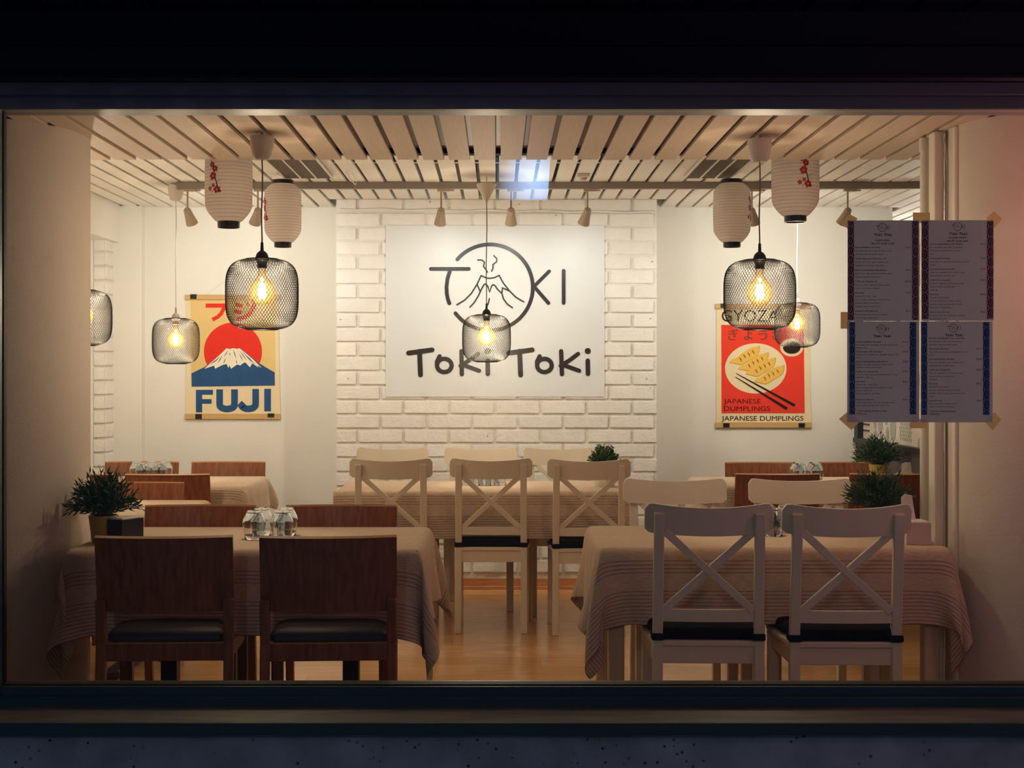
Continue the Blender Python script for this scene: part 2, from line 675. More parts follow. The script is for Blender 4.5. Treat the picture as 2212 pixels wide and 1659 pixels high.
def b_tumbler(nt):
    g = node(nt, 'ShaderNodeBsdfGlass', Color=(0.97, 0.98, 0.98, 1), Roughness=0.0, IOR=1.45)
    return g.outputs[0]


mix_mat('tumbler_glass', b_tumbler)


def b_blue_patch(nt):  # see-through glow that imitates a patch of blue light
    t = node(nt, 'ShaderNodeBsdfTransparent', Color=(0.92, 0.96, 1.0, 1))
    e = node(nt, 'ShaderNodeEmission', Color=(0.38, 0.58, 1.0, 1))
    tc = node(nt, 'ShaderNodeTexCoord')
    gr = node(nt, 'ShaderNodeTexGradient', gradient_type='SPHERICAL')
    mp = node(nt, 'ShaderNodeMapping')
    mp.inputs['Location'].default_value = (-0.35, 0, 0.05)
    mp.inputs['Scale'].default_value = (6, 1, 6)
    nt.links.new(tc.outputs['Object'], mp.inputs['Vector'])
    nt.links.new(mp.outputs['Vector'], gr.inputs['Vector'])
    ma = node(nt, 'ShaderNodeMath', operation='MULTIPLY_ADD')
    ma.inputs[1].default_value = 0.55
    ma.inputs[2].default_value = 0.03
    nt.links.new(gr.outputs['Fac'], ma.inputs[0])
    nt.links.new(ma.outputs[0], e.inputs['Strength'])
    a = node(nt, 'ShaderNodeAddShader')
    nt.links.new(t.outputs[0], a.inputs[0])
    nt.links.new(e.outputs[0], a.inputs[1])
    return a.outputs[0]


mix_mat('blue_patch_glow', b_blue_patch)

rng = random.Random(4)
PI = math.pi

# ------------------------------------------------------------------ the setting
Y_GLASS, Y_BRICK, Y_BACK, CEIL, SOF = 4.05, 8.75, 9.18, 2.456, 2.25

# floor: screed plus laminate planks
floor = tag(MB().box(-2.75, 3.7, 4.12, 11.0, -0.12, -0.012).build('floor', 'baseboard_wood'),
            'glossy light wood laminate floor', 'floor', kind='structure')
pw_, pl_ = 0.19, 1.45
pm = MB().box(0, pl_ - 0.0008, 0, pw_ - 0.0008, -0.012, 0).mesh('plank')
pm.materials.append(MATS['floor_wood'])
r_ = 0
y = 4.14
while y < 9.2:
    x = -2.7 - [0.0, 0.55, 1.05, 0.3][r_ % 4]
    while x < 3.4:
        if x + pl_ > -2.6:
            link('plank', pm, floor, (x, y, 0))
        x += pl_
    y += pw_
    r_ += 1

# back wall: plain plaster to both sides, brick chimney breast in the middle
wb = MB()
wb.box(-2.75, -0.98, Y_BACK, Y_BACK + 0.15, 0, 2.9)
wb.box(0.96, 2.607, Y_BACK, Y_BACK + 0.15, 0, 2.9)
wall_back = tag(wb.build('wall_back', 'plaster'), 'cream plastered back wall with posters on both sides of the brickwork', 'wall', kind='structure')
MB().box(-2.75, -2.335, Y_BACK - 0.08, Y_BACK, 0, CEIL).build('pilaster', 'plaster', wall_back)
wall_brick = tag(MB().box(-1.018, 1.0, Y_BRICK + 0.0085, Y_BACK + 0.15, 0, 2.9).build('wall_brick', 'mortar_paint'),
                 'white painted brick wall section behind the big logo banner', 'brick wall', kind='structure')
bl, bh, pl2, ph2 = 0.272, 0.078, 0.2885, 0.091


def brick_mesh(L, D=0.012, H=bh, seed=0):
    rr = random.Random(seed)
    mb = MB().box(-L / 2, L / 2, 0, D, -H / 2, H / 2)
    mb.v = [(x + rr.uniform(-.0015, .0015), y_, z + rr.uniform(-.0015, .0015)) for x, y_, z in mb.v]
    me = mb.mesh('brick', bevel=0.004, seg=2)
    me.materials.append(MATS['brick_paint'])
    return me


bms = [brick_mesh(bl, seed=i) for i in range(4)]
bx0, bx1 = PX(833, 8.74), PX(1306, 8.74)
bz1, bz0 = PZ(487, 8.74), PZ(857, 8.74)
part_cache = {}
for k in range(-13, 15):
    z0 = 1.196 + k * ph2                         # lower edge of the course
    z1 = z0 + bh
    if z0 < 0.07 or z1 > CEIL + 0.02:
        continue
    off = -0.886 if k % 2 else -0.742
    for j in range(-2, 8):
        a, c = off + (j - 0) * pl2 + 0.008, off + (j + 1) * pl2 - 0.008
        a, c = max(a, -1.02), min(c, 1.002)
        if c - a < 0.03:
            continue
        if a > bx0 + 0.02 and c < bx1 - 0.02 and z0 > bz0 + 0.02 and z1 < bz1 - 0.02:
            continue                              # wholly behind the banner
        L = round(c - a, 3)
        if abs(L - bl) < 0.003:
            me = bms[rng.randrange(4)]
        else:
            if L not in part_cache:
                part_cache[L] = brick_mesh(L, seed=int(L * 1000))
            me = part_cache[L]
        o = link('brick', me, wall_brick, ((a + c) / 2, Y_BRICK - rng.uniform(0, 0.003), z0 + bh / 2))
        o.rotation_euler = (rng.uniform(-.012, .012), 0, rng.uniform(-.006, .006))
tag(MB().box(-1.03, 1.01, Y_BRICK - 0.014, Y_BRICK + 0.004, 0, 0.07).box(-1.03, 1.01, Y_BRICK - 0.026, Y_BRICK - 0.012, 0, 0.02)
    .build('baseboard_back', 'baseboard_wood', bevel=0.002), 'brown wooden baseboard under the brick wall', 'baseboard', kind='structure')
for hx_, hy_ in ((1053, 942), (1397, 818), (1405, 838), (752, 818), (1409, 565), (1405, 688), (929, 436), (1122, 441), (1201, 465), (735, 690)):
    h_ = P(hx_, hy_, Y_BRICK - .006)
    MB().lathe([(0.0, 0), (0.003, 0), (0.003, .004)], 10, c=h_, axis=(0, 1, 0)).build('screw_hole', 'gasket', wall_brick)
# thin painted cable along the top of the brickwork
pp = [(-1.0 + i * 0.06, Y_BRICK - 0.008, 2.392 - 0.004 * math.sin(i * 1.1) - 0.0006 * i) for i in range(34)]
cable = tag(MB().tube(pp, 0.005, 6).build('wall_cable', 'brick_paint', smooth=True), 'thin white painted cable along the top of the brick wall', 'cable')

# left wall: plaster, box beam under the ceiling and a brick pier in the corner
wl = MB().box(-2.90, -2.60, 4.1, Y_BACK, 0, 2.9)
wall_left = tag(wl.build('wall_left', 'plaster'), 'plastered left side wall of the dining room', 'wall', kind='structure')
MB().box(-2.60, -2.48, 5.85, Y_BACK, 2.214, 2.9).build('box_beam', 'plaster', wall_left, bevel=0.004)
pier = MB().box(-2.60, -2.527, 8.93, Y_BACK - 0.07, 0, 2.214).build('brick_pier', 'mortar_paint', wall_left)
pm1 = brick_mesh(0.24, D=0.012, H=bh, seed=77)
pm2 = brick_mesh(0.075, D=0.012, H=bh, seed=78)
for k in range(24):
    z = 0.06 + k * 0.0925
    o = link('brick', pm1, pier, (-2.518, 9.04, z))
    o.rotation_euler = (0, 0, PI / 2)
    o2 = link('brick', pm2, pier, (-2.562, 8.918, z))

# right: dark partition with a frosted patterned window, and the room behind it
wall_right = tag(MB().box(2.364, 2.44, 7.0, Y_BACK, 0, 0.905).box(2.364, 2.44, 7.0, Y_BACK, 1.85, 2.08).build('wall_right', 'partition_dark'),
                 'dark grey partition wall under the patterned window at right', 'partition', kind='structure')
win2 = tag(empty('window_2', (2.364, 8.1, 0.92)), 'frosted white patterned window above the dark partition', 'window', kind='structure')
MB().box(2.345, 2.45, 7.0, Y_BACK, 0.905, 0.935).build('sill', 'partition_frame', win2, world=True)
for yy in (7.0, 9.09):
    MB().box(2.352, 2.44, yy, yy + 0.085, 0.935, 1.85).build('post', 'partition_frame', win2, world=True)
MB().box(2.39, 2.398, 7.08, 9.1, 0.93, 1.86).build('pane', 'frosted_film', win2, world=True)
rr = random.Random(5)


def oval_side(y0, z0, ry, rz, name):
    MB().poly([(2.388, y0 + ry * math.cos(a * PI / 10), z0 + rz * math.sin(a * PI / 10)) for a in range(20)]).build(name, 'shutter_pattern', win2, world=True)


for (yy, zz, a_, b_) in [(8.80, 1.06, .035, .055), (8.79, .97, .03, .03), (8.68, 1.04, .05, .06), (8.66, .97, .035, .025),
                         (8.52, .99, .03, .04), (8.55, 1.08, .03, .04), (8.40, 1.03, .06, .085), (7.86, .955, .045, .04), (8.62, 1.13, .05, .05), (8.75, 1.15, .05, .05)]:
    oval_side(yy, zz, a_, b_, 'film_oval')
for i in range(9):
    for j in range(7):
        yy, zz = 8.24 - j * 0.035 + (i % 2) * 0.017, 0.97 + i * 0.022
        oval_side(yy, zz, .008, .010, 'film_dot')
for i in range(54):
    oval_side(rr.uniform(7.2, 8.95), rr.uniform(1.24, 1.78), rr.uniform(.02, .05), rr.uniform(.025, .06), 'film_oval')
for zz in (0.985, 1.025, 1.065, 1.105):
    MB().box(2.382, 2.389, 8.93, 9.09, zz, zz + 0.008).build('film_bar', 'partition_frame', win2, world=True)
tag(MB().box(3.45, 3.6, 4.1, 11.0, 0, 2.9).build('wall_far_right', 'plaster'), 'plain far right wall of the neighbouring space', 'wall', kind='structure')
tag(MB().box(2.3, 3.6, 10.85, 11.0, 0, 2.9).build('wall_far_back', 'plaster'), 'far wall seen past the end of the cream wall', 'wall', kind='structure')

# ceilings: slab above, slats below with open joints
ceiling = tag(MB().box(-2.9, 3.6, 4.0, 11.0, 2.78, 2.9).build('ceiling', 'plenum'), 'white slatted ceiling with open joints', 'ceiling', kind='structure')
PITCH, GAP = 0.107, 0.0195


def slat_mesh(L, m_):
    me = MB().box(-(PITCH - GAP) / 2, (PITCH - GAP) / 2, 0, L, 0, 0.016).mesh('slat', bevel=0.0015)
    me.materials.append(MATS[m_])
    return me


sl_b = slat_mesh(Y_BRICK - 0.004 - 5.84, 'slat_paint_up')
sl_p = slat_mesh(Y_BACK - 5.84, 'slat_paint_up')
sl_f = slat_mesh(10.84 - 5.84, 'slat_paint_up')
for i in range(-24, 32):
    xc = (i + 0.5) * PITCH - 0.004
    if xc < -2.47 or xc > 3.4:
        continue
    me = sl_b if -1.05 < xc < 1.03 else (sl_p if xc < 2.66 else sl_f)
    link('slat', me, ceiling, (xc, 5.84, CEIL + rng.uniform(-.0015, .0015)))
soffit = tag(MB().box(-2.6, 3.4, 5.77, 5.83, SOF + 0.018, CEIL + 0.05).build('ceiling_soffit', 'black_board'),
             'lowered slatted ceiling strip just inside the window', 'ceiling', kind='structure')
sl_s = slat_mesh(1.70, 'slat_paint')
for i in range(-25, 32):
    xc = (i + 0.5) * 0.1078
    if -2.6 < xc < 3.35:
        link('slat', sl_s, soffit, (xc, 4.13, SOF + rng.uniform(-.001, .001)))
MB().box(-2.6, 3.4, 4.12, 5.77, SOF + 0.04, SOF + 0.055).build('backing_board', 'white_plastic', soffit)
for yy in (6.6, 7.35, 8.2):
    MB().box(-2.5, 3.4, yy, yy + 0.045, CEIL + 0.018, CEIL + 0.05).build('batten', 'grey_plastic', ceiling)

# two big round columns just inside the window, pipe and posts at the right one


def column(cx, cy, r, label):
    c = tag(empty('column', (cx, cy, 0)), label, 'column')
    MB().lathe([(0.001, 0), (r, 0), (r, SOF - 0.0005), (0.001, SOF - 0.0005)], 96).build('shaft', 'column_plaster', c, smooth=True)
    return c


column(-2.005, 5.245, 0.447, 'thick round plastered column at the left end of the window')
cR = column(2.105, 5.09, 0.447, 'thick round plastered column at the right end of the window, tinted pink')
MB().box(1.652, 1.675, 5.02, 5.06, 0, SOF - 0.002).build('edge_strip', 'white_plastic', cR, bevel=0.004, world=True)
pipe = tag(empty('drain_pipe', (1.628, 5.30, 0)), 'slim white vertical pipe beside the right column', 'pipe')
MB().lathe([(0.0175, 0), (0.0175, 2.235)], 20).build('tube', 'white_plastic', pipe, smooth=True)
MB().lathe([(0.0005, 2.20), (0.0205, 2.20), (0.0205, 2.2495), (0.0005, 2.2495)], 20).build('collar', 'white_plastic', pipe, smooth=True)
tag(MB().box(1.612, 1.648, 5.13, 5.20, 0, SOF - 0.002).build('trim_1', 'white_plastic', bevel=0.003), 'square white post between pipe and right column', 'post', kind='structure')
pc = [(1.640, 5.122, 2.24), (1.65, 5.118, 2.19), (1.655, 5.115, 2.1), (1.653, 5.115, 1.9), (1.657, 5.115, 1.6), (1.656, 5.115, 1.2)]
tag(MB().tube(pc, 0.0025, 6).build('wall_wire', 'grey_plastic', smooth=True), 'thin loose wire hanging down the square post', 'wire')

# the shop window and facade
window = tag(empty('window_1', (0, Y_GLASS, 0.35)), 'large shop window with dark green frame', 'window', kind='structure')
gx0, gx1 = -1.445, 2.74
MB().poly([(gx0, Y_GLASS, 0.43), (gx1, Y_GLASS, 0.43), (gx1, Y_GLASS, 2.13), (gx0, Y_GLASS, 2.13)]).build('pane', 'pane_glass', window, world=True)


def wpart(name, m_, x0, x1, y0, y1, py0, py1, yref, bv=0.002):
    return MB().box(x0, x1, y0, y1, PZ(py1, yref), PZ(py0, yref)).build(name, m_, window, bevel=bv, world=True)


XL, XR = -1.9, 2.9
wpart('glazing_bead', 'frame_light', gx0, gx1, 4.02, 4.045, 235.5, 238.5, 4.02, 0.0005)
wpart('top_rail', 'frame_grey', XL, XR, 4.00, 4.10, 207, 235.5, 4.00)
wpart('blind_slot', 'gasket', XL, XR, 4.02, 4.10, 203, 208, 4.02, 0)
wpart('drip_bead', 'frame_light', XL, -0.34, 3.985, 4.0, 204.5, 206, 3.985, 0)
wpart('drip_bead', 'frame_light', 0.68, XR, 3.985, 4.0, 202.5, 204.5, 3.985, 0)
wpart('head_frame', 'frame_grey', XL, XR, 3.97, 4.10, 172, 204, 3.97)
wpart('gasket_strip', 'gasket', gx0, gx1, 4.03, 4.07, 1478, 1483, 4.03, 0)
wpart('bottom_bead', 'frame_light', gx0, gx1, 4.022, 4.03, 1482.5, 1484.5, 4.022, 0)
wpart('bottom_rail', 'frame_paint', XL, XR, 4.01, 4.10, 1484, 1505, 4.01, 0.003)
wpart('sill_upstand', 'frame_paint', XL, XR, 3.985, 4.10, 1506.5, 1530, 3.985, 0.003)
MB().box(-1.50, -1.437, 4.0, 4.053, 0.36, 2.16).build('side_frame', 'frame_paint', window, bevel=0.003, world=True)
MB().box(-1.437, -1.434, 4.03, 4.053, 0.40, 2.14).build('side_bead', 'gasket', window, world=True)
MB().box(gx1, 2.80, 3.99, 4.10, 0.36, 2.16).build('side_frame', 'frame_paint', window, bevel=0.003, world=True)
zs0, zs1 = PZ(1527, 3.985), PZ(1563, 3.85)
MB().hexa([(XL, 3.85, zs1 - .012), (XR, 3.85, zs1 - .012), (XR, 3.99, zs0 - .012), (XL, 3.99, zs0 - .012),
           (XL, 3.85, zs1), (XR, 3.85, zs1), (XR, 3.99, zs0), (XL, 3.99, zs0)]).build('sill', 'sill_metal', window, bevel=0.002, world=True)
wpart('sill_edge', 'frame_paint', XL, XR, 3.845, 3.86, 1563, 1589, 3.845, 0.002)
wall_front = tag(MB().box(-3.0, 3.6, 3.89, 4.11, -0.4, 0.338).build('wall_front', 'concrete'), 'raw concrete plinth wall under the shop window', 'wall', kind='structure')
MB().box(-3.0, -1.50, 3.95, 4.11, 0.338, 2.9).build('side_wall', 'fascia_paint', wall_front)
MB().box(2.80, 3.6, 3.95, 4.11, 0.338, 2.9).build('side_wall', 'fascia_paint', wall_front)
fascia = tag(empty('facade_fascia', (0, 3.9, 2.2)), 'dark fascia panel above the shop window', 'fascia', kind='structure')
MB().box(-3.0, 3.6, 3.93, 4.11, PZ(172, 3.93), 2.9).build('panel', 'fascia_paint', fascia, world=True)
MB().box(-3.0, 3.6, 3.91, 3.935, PZ(170, 3.92), PZ(160, 3.92)).build('drip_edge', 'fascia_paint', fascia, bevel=0.003, world=True)
MB().box(-3.0, 3.6, 3.90, 3.935, PZ(95, 3.9), PZ(90, 3.9)).build('joint_strip', 'fascia_paint', fascia, bevel=0.002, world=True)
canopy = tag(empty('canopy', (0, 3.4, 2.36)), 'dark outdoor canopy of boards above the window', 'canopy', kind='structure')
MB().box(-3.0, 3.6, 2.9, 3.93, 2.42, 2.5).build('deck', 'fascia_paint', canopy, world=True)
cm = MB().box(-0.068, 0.068, 0, 1.02, 0, 0.03).mesh('board', bevel=0.003)
cm.materials.append(MATS['fascia_paint'])
for i in range(-13, 15):
    link('board', cm, canopy, (i * 0.152 + 0.02, 2.905 - 3.4, 2.372 - 2.36))
tag(MB().box(-6, 6, -7, 3.89, -0.5, -0.4).build('pavement', 'concrete'), 'concrete pavement in front of the shop', 'pavement', kind='structure')

# ------------------------------------------------------------------ chairs


def white_chair():
    """cross-back chair; local origin on the floor under the back posts, seat towards +y"""
    t = empty('cross_back_chair')
    M = 'chair_white'

    def arc(x, d=0.035):
        return d * (x / 0.215) ** 2
    # crest rail: wide, bent, with rounded corners
    n, W = 32, 0.215
    mb = MB()
    rows = []
    for i in range(n + 1):
        x = -W + 2 * W * i / n
        e = abs(x) / W
        top = 0.901 + 0.018 * e ** 2 - (0.024 * max(0, (e - 0.88) / 0.12) ** 2.6)
        bot = 0.806 + 0.011 * e ** 2 + 0.012 * max(0, (e - 0.90) / 0.10) ** 2.4
        yb = -0.028 + arc(x) - 0.012
        lean = 0.10
        rows.append([(x, yb - 0.009 + (bot - .86) * -lean, bot), (x, yb + 0.009 + (bot - .86) * -lean, bot),
                     (x, yb + 0.009 + (top - .86) * -lean, top), (x, yb - 0.009 + (top - .86) * -lean, top)])
    vs = [p for r in rows for p in r]
    fs = [(0, 1, 2, 3)] + [(4 * n + 3, 4 * n + 2, 4 * n + 1, 4 * n)]
    for i in range(n):
        for k in range(4):
            k2 = (k + 1) % 4
            fs.append((4 * i + k, 4 * i + k2, 4 * (i + 1) + k2, 4 * (i + 1) + k))
    mb.add(vs, fs).build('backrest', M, t, smooth=True)
    for s in (-1, 1):                              # rear leg runs on up as back post
        mb = MB()
        mb.bar((s * 0.172, 0.0, 0.0), (s * 0.170, 0.012, 0.45), 0.034, 0.036)
        mb.bar((s * 0.170, 0.012, 0.445), (s * 0.168, -0.038, 0.885), 0.034, 0.026)
        mb.build('leg', M, t, bevel=0.003)
    for s in (-1, 1):
        MB().bar((s * 0.180, 0.355, 0.0), (s * 0.180, 0.355, 0.43), 0.038, 0.038).build('leg', M, t, bevel=0.003)
    for s in (-1, 1):                              # the crossing braces
        d = -0.003 if s > 0 else 0.003
        MB().bar((-s * 0.150, -0.026 + d, 0.822), (s * 0.150, -0.002 + d, 0.552), 0.026, 0.014, side=(0.55, 0, 0.5 * s)).build('cross_brace', M, t, bevel=0.002)
    mb = MB()
    for i in range(8):
        x0, x1 = -0.155 + i * 0.31 / 8, -0.155 + (i + 1) * 0.31 / 8
        ya, yb = 0.0 + arc(x0, .02) - .008, arc(x1, .02) - .008
        mb.hexa([(x0, ya - .009, .515), (x1, yb - .009, .515), (x1, yb + .009, .515), (x0, ya + .009, .515),
                 (x0, ya - .009, .556), (x1, yb - .009, .556), (x1, yb + .009, .556), (x0, ya + .009, .556)])
    mb.build('back_rail', M, t)
    MB().prism([(-0.178, -0.006, 0.43), (0.178, -0.006, 0.43), (0.205, 0.18, 0.43), (0.205, 0.36, 0.43), (0.15, 0.40, 0.43),
                (-0.15, 0.40, 0.43), (-0.205, 0.36, 0.43), (-0.205, 0.18, 0.43)], (0, 0, 0.02)).build('seat', M, t, bevel=0.004)
    MB().box(-0.16, 0.16, 0.0, 0.02, 0.372, 0.43).build('seat_rail', M, t, bevel=0.002)
    MB().box(-0.165, 0.165, 0.35, 0.37, 0.372, 0.43).build('seat_rail', M, t, bevel=0.002)
    for s in (-1, 1):
        MB().bar((s * 0.174, 0.01, 0.40), (s * 0.182, 0.35, 0.40), 0.058, 0.02, side=(0, 0, 1)).build('seat_rail', M, t, bevel=0.002)
    # black tie-on pad
    pr = []
    for k, (zz, ins) in enumerate([(0.45, 0.02), (0.458, 0.004), (0.475, 0.0), (0.492, 0.008), (0.498, 0.03)]):
        pr.append([(-0.172 + ins, 0.0 + ins, zz), (0.172 - ins, 0.0 + ins, zz), (0.196 - ins, 0.19, zz), (0.19 - ins, 0.385 - ins, zz),
                   (-0.19 + ins, 0.385 - ins, zz), (-0.196 + ins, 0.19, zz)])
    vs = [p for r in pr for p in r]
    fs = [tuple(range(5, -1, -1)), tuple(24 + k for k in range(6))]
    for i in range(4):
        for k in range(6):
            fs.append((6 * i + k, 6 * i + (k + 1) % 6, 6 * (i + 1) + (k + 1) % 6, 6 * (i + 1) + k))
    pad = MB().add(vs, fs).build('seat_pad', 'black_cloth', t, bevel=0.003)
    for s in (-1, 1):
        MB().box(s * .17 - .021, s * .17 + .021, -0.012, 0.04, 0.452, 0.474).bar((s * .15, -.004, .468), (s * .118, .002, .480), .018, .006, side=(0, 0, 1)).build('strap', 'black_cloth', pad, bevel=0.002)
    return t


def brown_chair():
    t = empty('plywood_chair')
    M = 'chair_brown'
    W, n = 0.2275, 14

    def sheet(z0, z1, half, d, yc, th=0.013, chamfer=0.0):
        mb = MB()
        rows = []
        for i in range(n + 1):
            x = -half + 2 * half * i / n
            y0 = yc + d * (x / half) ** 2
            lean = 0.16
            rows.append([(x, y0 - th / 2 - (z0 - .56) * lean, z0), (x, y0 + th / 2 - (z0 - .56) * lean, z0),
                         (x, y0 + th / 2 - (z1 - .56) * lean, z1), (x, y0 - th / 2 - (z1 - .56) * lean, z1 - chamfer)])
        vs = [p for r in rows for p in r]
        fs = [(0, 1, 2, 3), (4 * n + 3, 4 * n + 2, 4 * n + 1, 4 * n)]
        for i in range(n):
            for k in range(4):
                fs.append((4 * i + k, 4 * i + (k + 1) % 4, 4 * (i + 1) + (k + 1) % 4, 4 * (i + 1) + k))
        return mb.add(vs, fs)
    bk = sheet(0.556, 0.806, W, 0.038, 0.002).build('backrest', M, t, smooth=True)
    sheet(0.806, 0.8135, W, 0.038, 0.0005, 0.017, 0.006).build('top_edge', 'chair_brown_edge', bk, smooth=True)
    for s in (-1, 1):
        MB().bar((s * 0.212, -0.012, 0.0), (s * 0.211, 0.028, 0.45), 0.032, 0.036).bar((s * 0.211, 0.028, 0.445), (s * 0.211, 0.012, 0.60), 0.032, 0.03).build('leg', M, t, bevel=0.003)
        MB().bar((s * 0.205, 0.40, 0.0), (s * 0.205, 0.395, 0.43), 0.034, 0.036).build('leg', M, t, bevel=0.003)
        MB().bar((s * 0.208, 0.04, 0.42), (s * 0.205, 0.38, 0.42), 0.055, 0.022, side=(0, 0, 1)).build('seat_rail', M, t, bevel=0.002)
    MB().box(-0.198, 0.198, 0.012, 0.036, 0.392, 0.452).build('seat_rail', M, t, bevel=0.002)
    MB().box(-0.192, 0.192, 0.385, 0.407, 0.392, 0.452).build('seat_rail', M, t, bevel=0.002)
    vs, fs = [], []
    prof = [(0.446, 0.012), (0.455, 0.0), (0.475, 0.0), (0.49, 0.012), (0.498, 0.05), (0.5, 0.12)]
    for zz, ins in prof:
        hw, y0, y1 = 0.198 - ins, 0.035 + ins, 0.43 - ins
        c = 0.02
        vs += [(-hw + c, y0, zz), (hw - c, y0, zz), (hw, y0 + c, zz), (hw, y1 - c, zz), (hw - c, y1, zz), (-hw + c, y1, zz), (-hw, y1 - c, zz), (-hw, y0 + c, zz)]
    fs = [tuple(range(7, -1, -1)), tuple(8 * (len(prof) - 1) + k for k in range(8))]
    for i in range(len(prof) - 1):
        for k in range(8):
            fs.append((8 * i + k, 8 * i + (k + 1) % 8, 8 * (i + 1) + (k + 1) % 8, 8 * (i + 1) + k))
    MB().add(vs, fs).build('seat_cushion', 'black_leather', t, smooth=True)
    return t


wc0, bc0 = white_chair(), brown_chair()
used = set()


def place(proto, x, y, deg, label, group, s=1.0):
    o = proto if proto.name not in used else copy_tree(proto)
    used.add(proto.name)
    o.location = (x, y, 0)
    o.rotation_euler = (0, 0, math.radians(deg))
    tag(o, label, 'chair', group)
    return o


WG = 'white cross-back chairs'
place(wc0, PX(1530, 4.69), 4.69, -2, 'white cross-back chair with black pad in the front right, nearer the middle of the window', WG)
place(wc0, PX(1827, 4.66), 4.66, -1, 'white cross-back chair with black pad in the front right, nearest the right column', WG)
place(wc0, PX(1458, 5.78), 5.78, 180, 'white chair on the far side of the front right table, left one', WG)
place(wc0, PX(1729, 5.78), 5.78, 181, 'white chair on the far side of the front right table, right one', WG)
place(wc0, PX(845, 7.22), 7.22, 1, 'white cross-back chair on near side of brick wall table, leftmost', WG)
place(wc0, PX(1061, 7.24), 7.24, -1, 'white cross-back chair on near side of brick wall table, middle one', WG)
place(wc0, PX(1272, 7.18), 7.18, 0, 'white cross-back chair on near side of brick wall table, in front of potted plant', WG)
place(wc0, PX(848, 8.28), 8.28, 180, 'white chair between brick wall and long table, leftmost', WG)
place(wc0, PX(1038, 8.28), 8.28, 179, 'white chair between brick wall and long table, middle one', WG)
place(wc0, PX(1209, 8.28), 8.28, 180, 'white chair between brick wall and long table, behind the potted plant', WG)
BG = 'brown plywood chairs'
place(bc0, PX(354, 4.62), 4.62, 2.5, 'dark brown plywood chair in the front left, nearest the left column', BG)
place(bc0, PX(709, 4.62), 4.62, 3, 'dark brown plywood chair in the front left, nearer the middle aisle', BG)
place(bc0, PX(434, 5.70), 5.70, 180, 'brown plywood chair on far side of front left table, left of the tumblers', BG)
place(bc0, PX(738, 5.70), 5.70, 180, 'brown plywood chair on far side of front left table, right of the tumblers', BG)
place(bc0, PX(298, 6.93), 6.93, 182, 'brown plywood chair behind the leafy plant, facing the window', BG)
place(bc0, PX(362, 7.52), 7.52, 2, 'brown plywood chair on near side of table below the mountain poster', BG)
place(bc0, -2.31, 7.52, 0, 'brown plywood chair half hidden by the left column and plant', BG)
place(bc0, PX(307, 8.58), 8.58, 180, 'brown plywood chair by the back wall behind a cluster of upturned tumblers', BG)
place(bc0, PX(494, 8.58), 8.58, 180, 'brown plywood chair by the back wall right below the mountain poster', BG)
place(bc0, PX(1679, 7.55), 7.55, -1, 'brown plywood chair with worn back, near side of table below dumpling poster', BG)
place(bc0, PX(1926, 7.55), 7.55, -1, 'brown plywood chair behind the leafy plant at the right pipe', BG)
place(bc0, PX(1646, 8.52), 8.52, 180, 'brown plywood chair by the back wall right below the dumpling poster', BG)
place(bc0, PX(1828, 8.52), 8.52, 180, 'brown plywood chair by the back wall next to the dark partition', BG)

# ------------------------------------------------------------------ tables and tablecloths
TH = 0.732


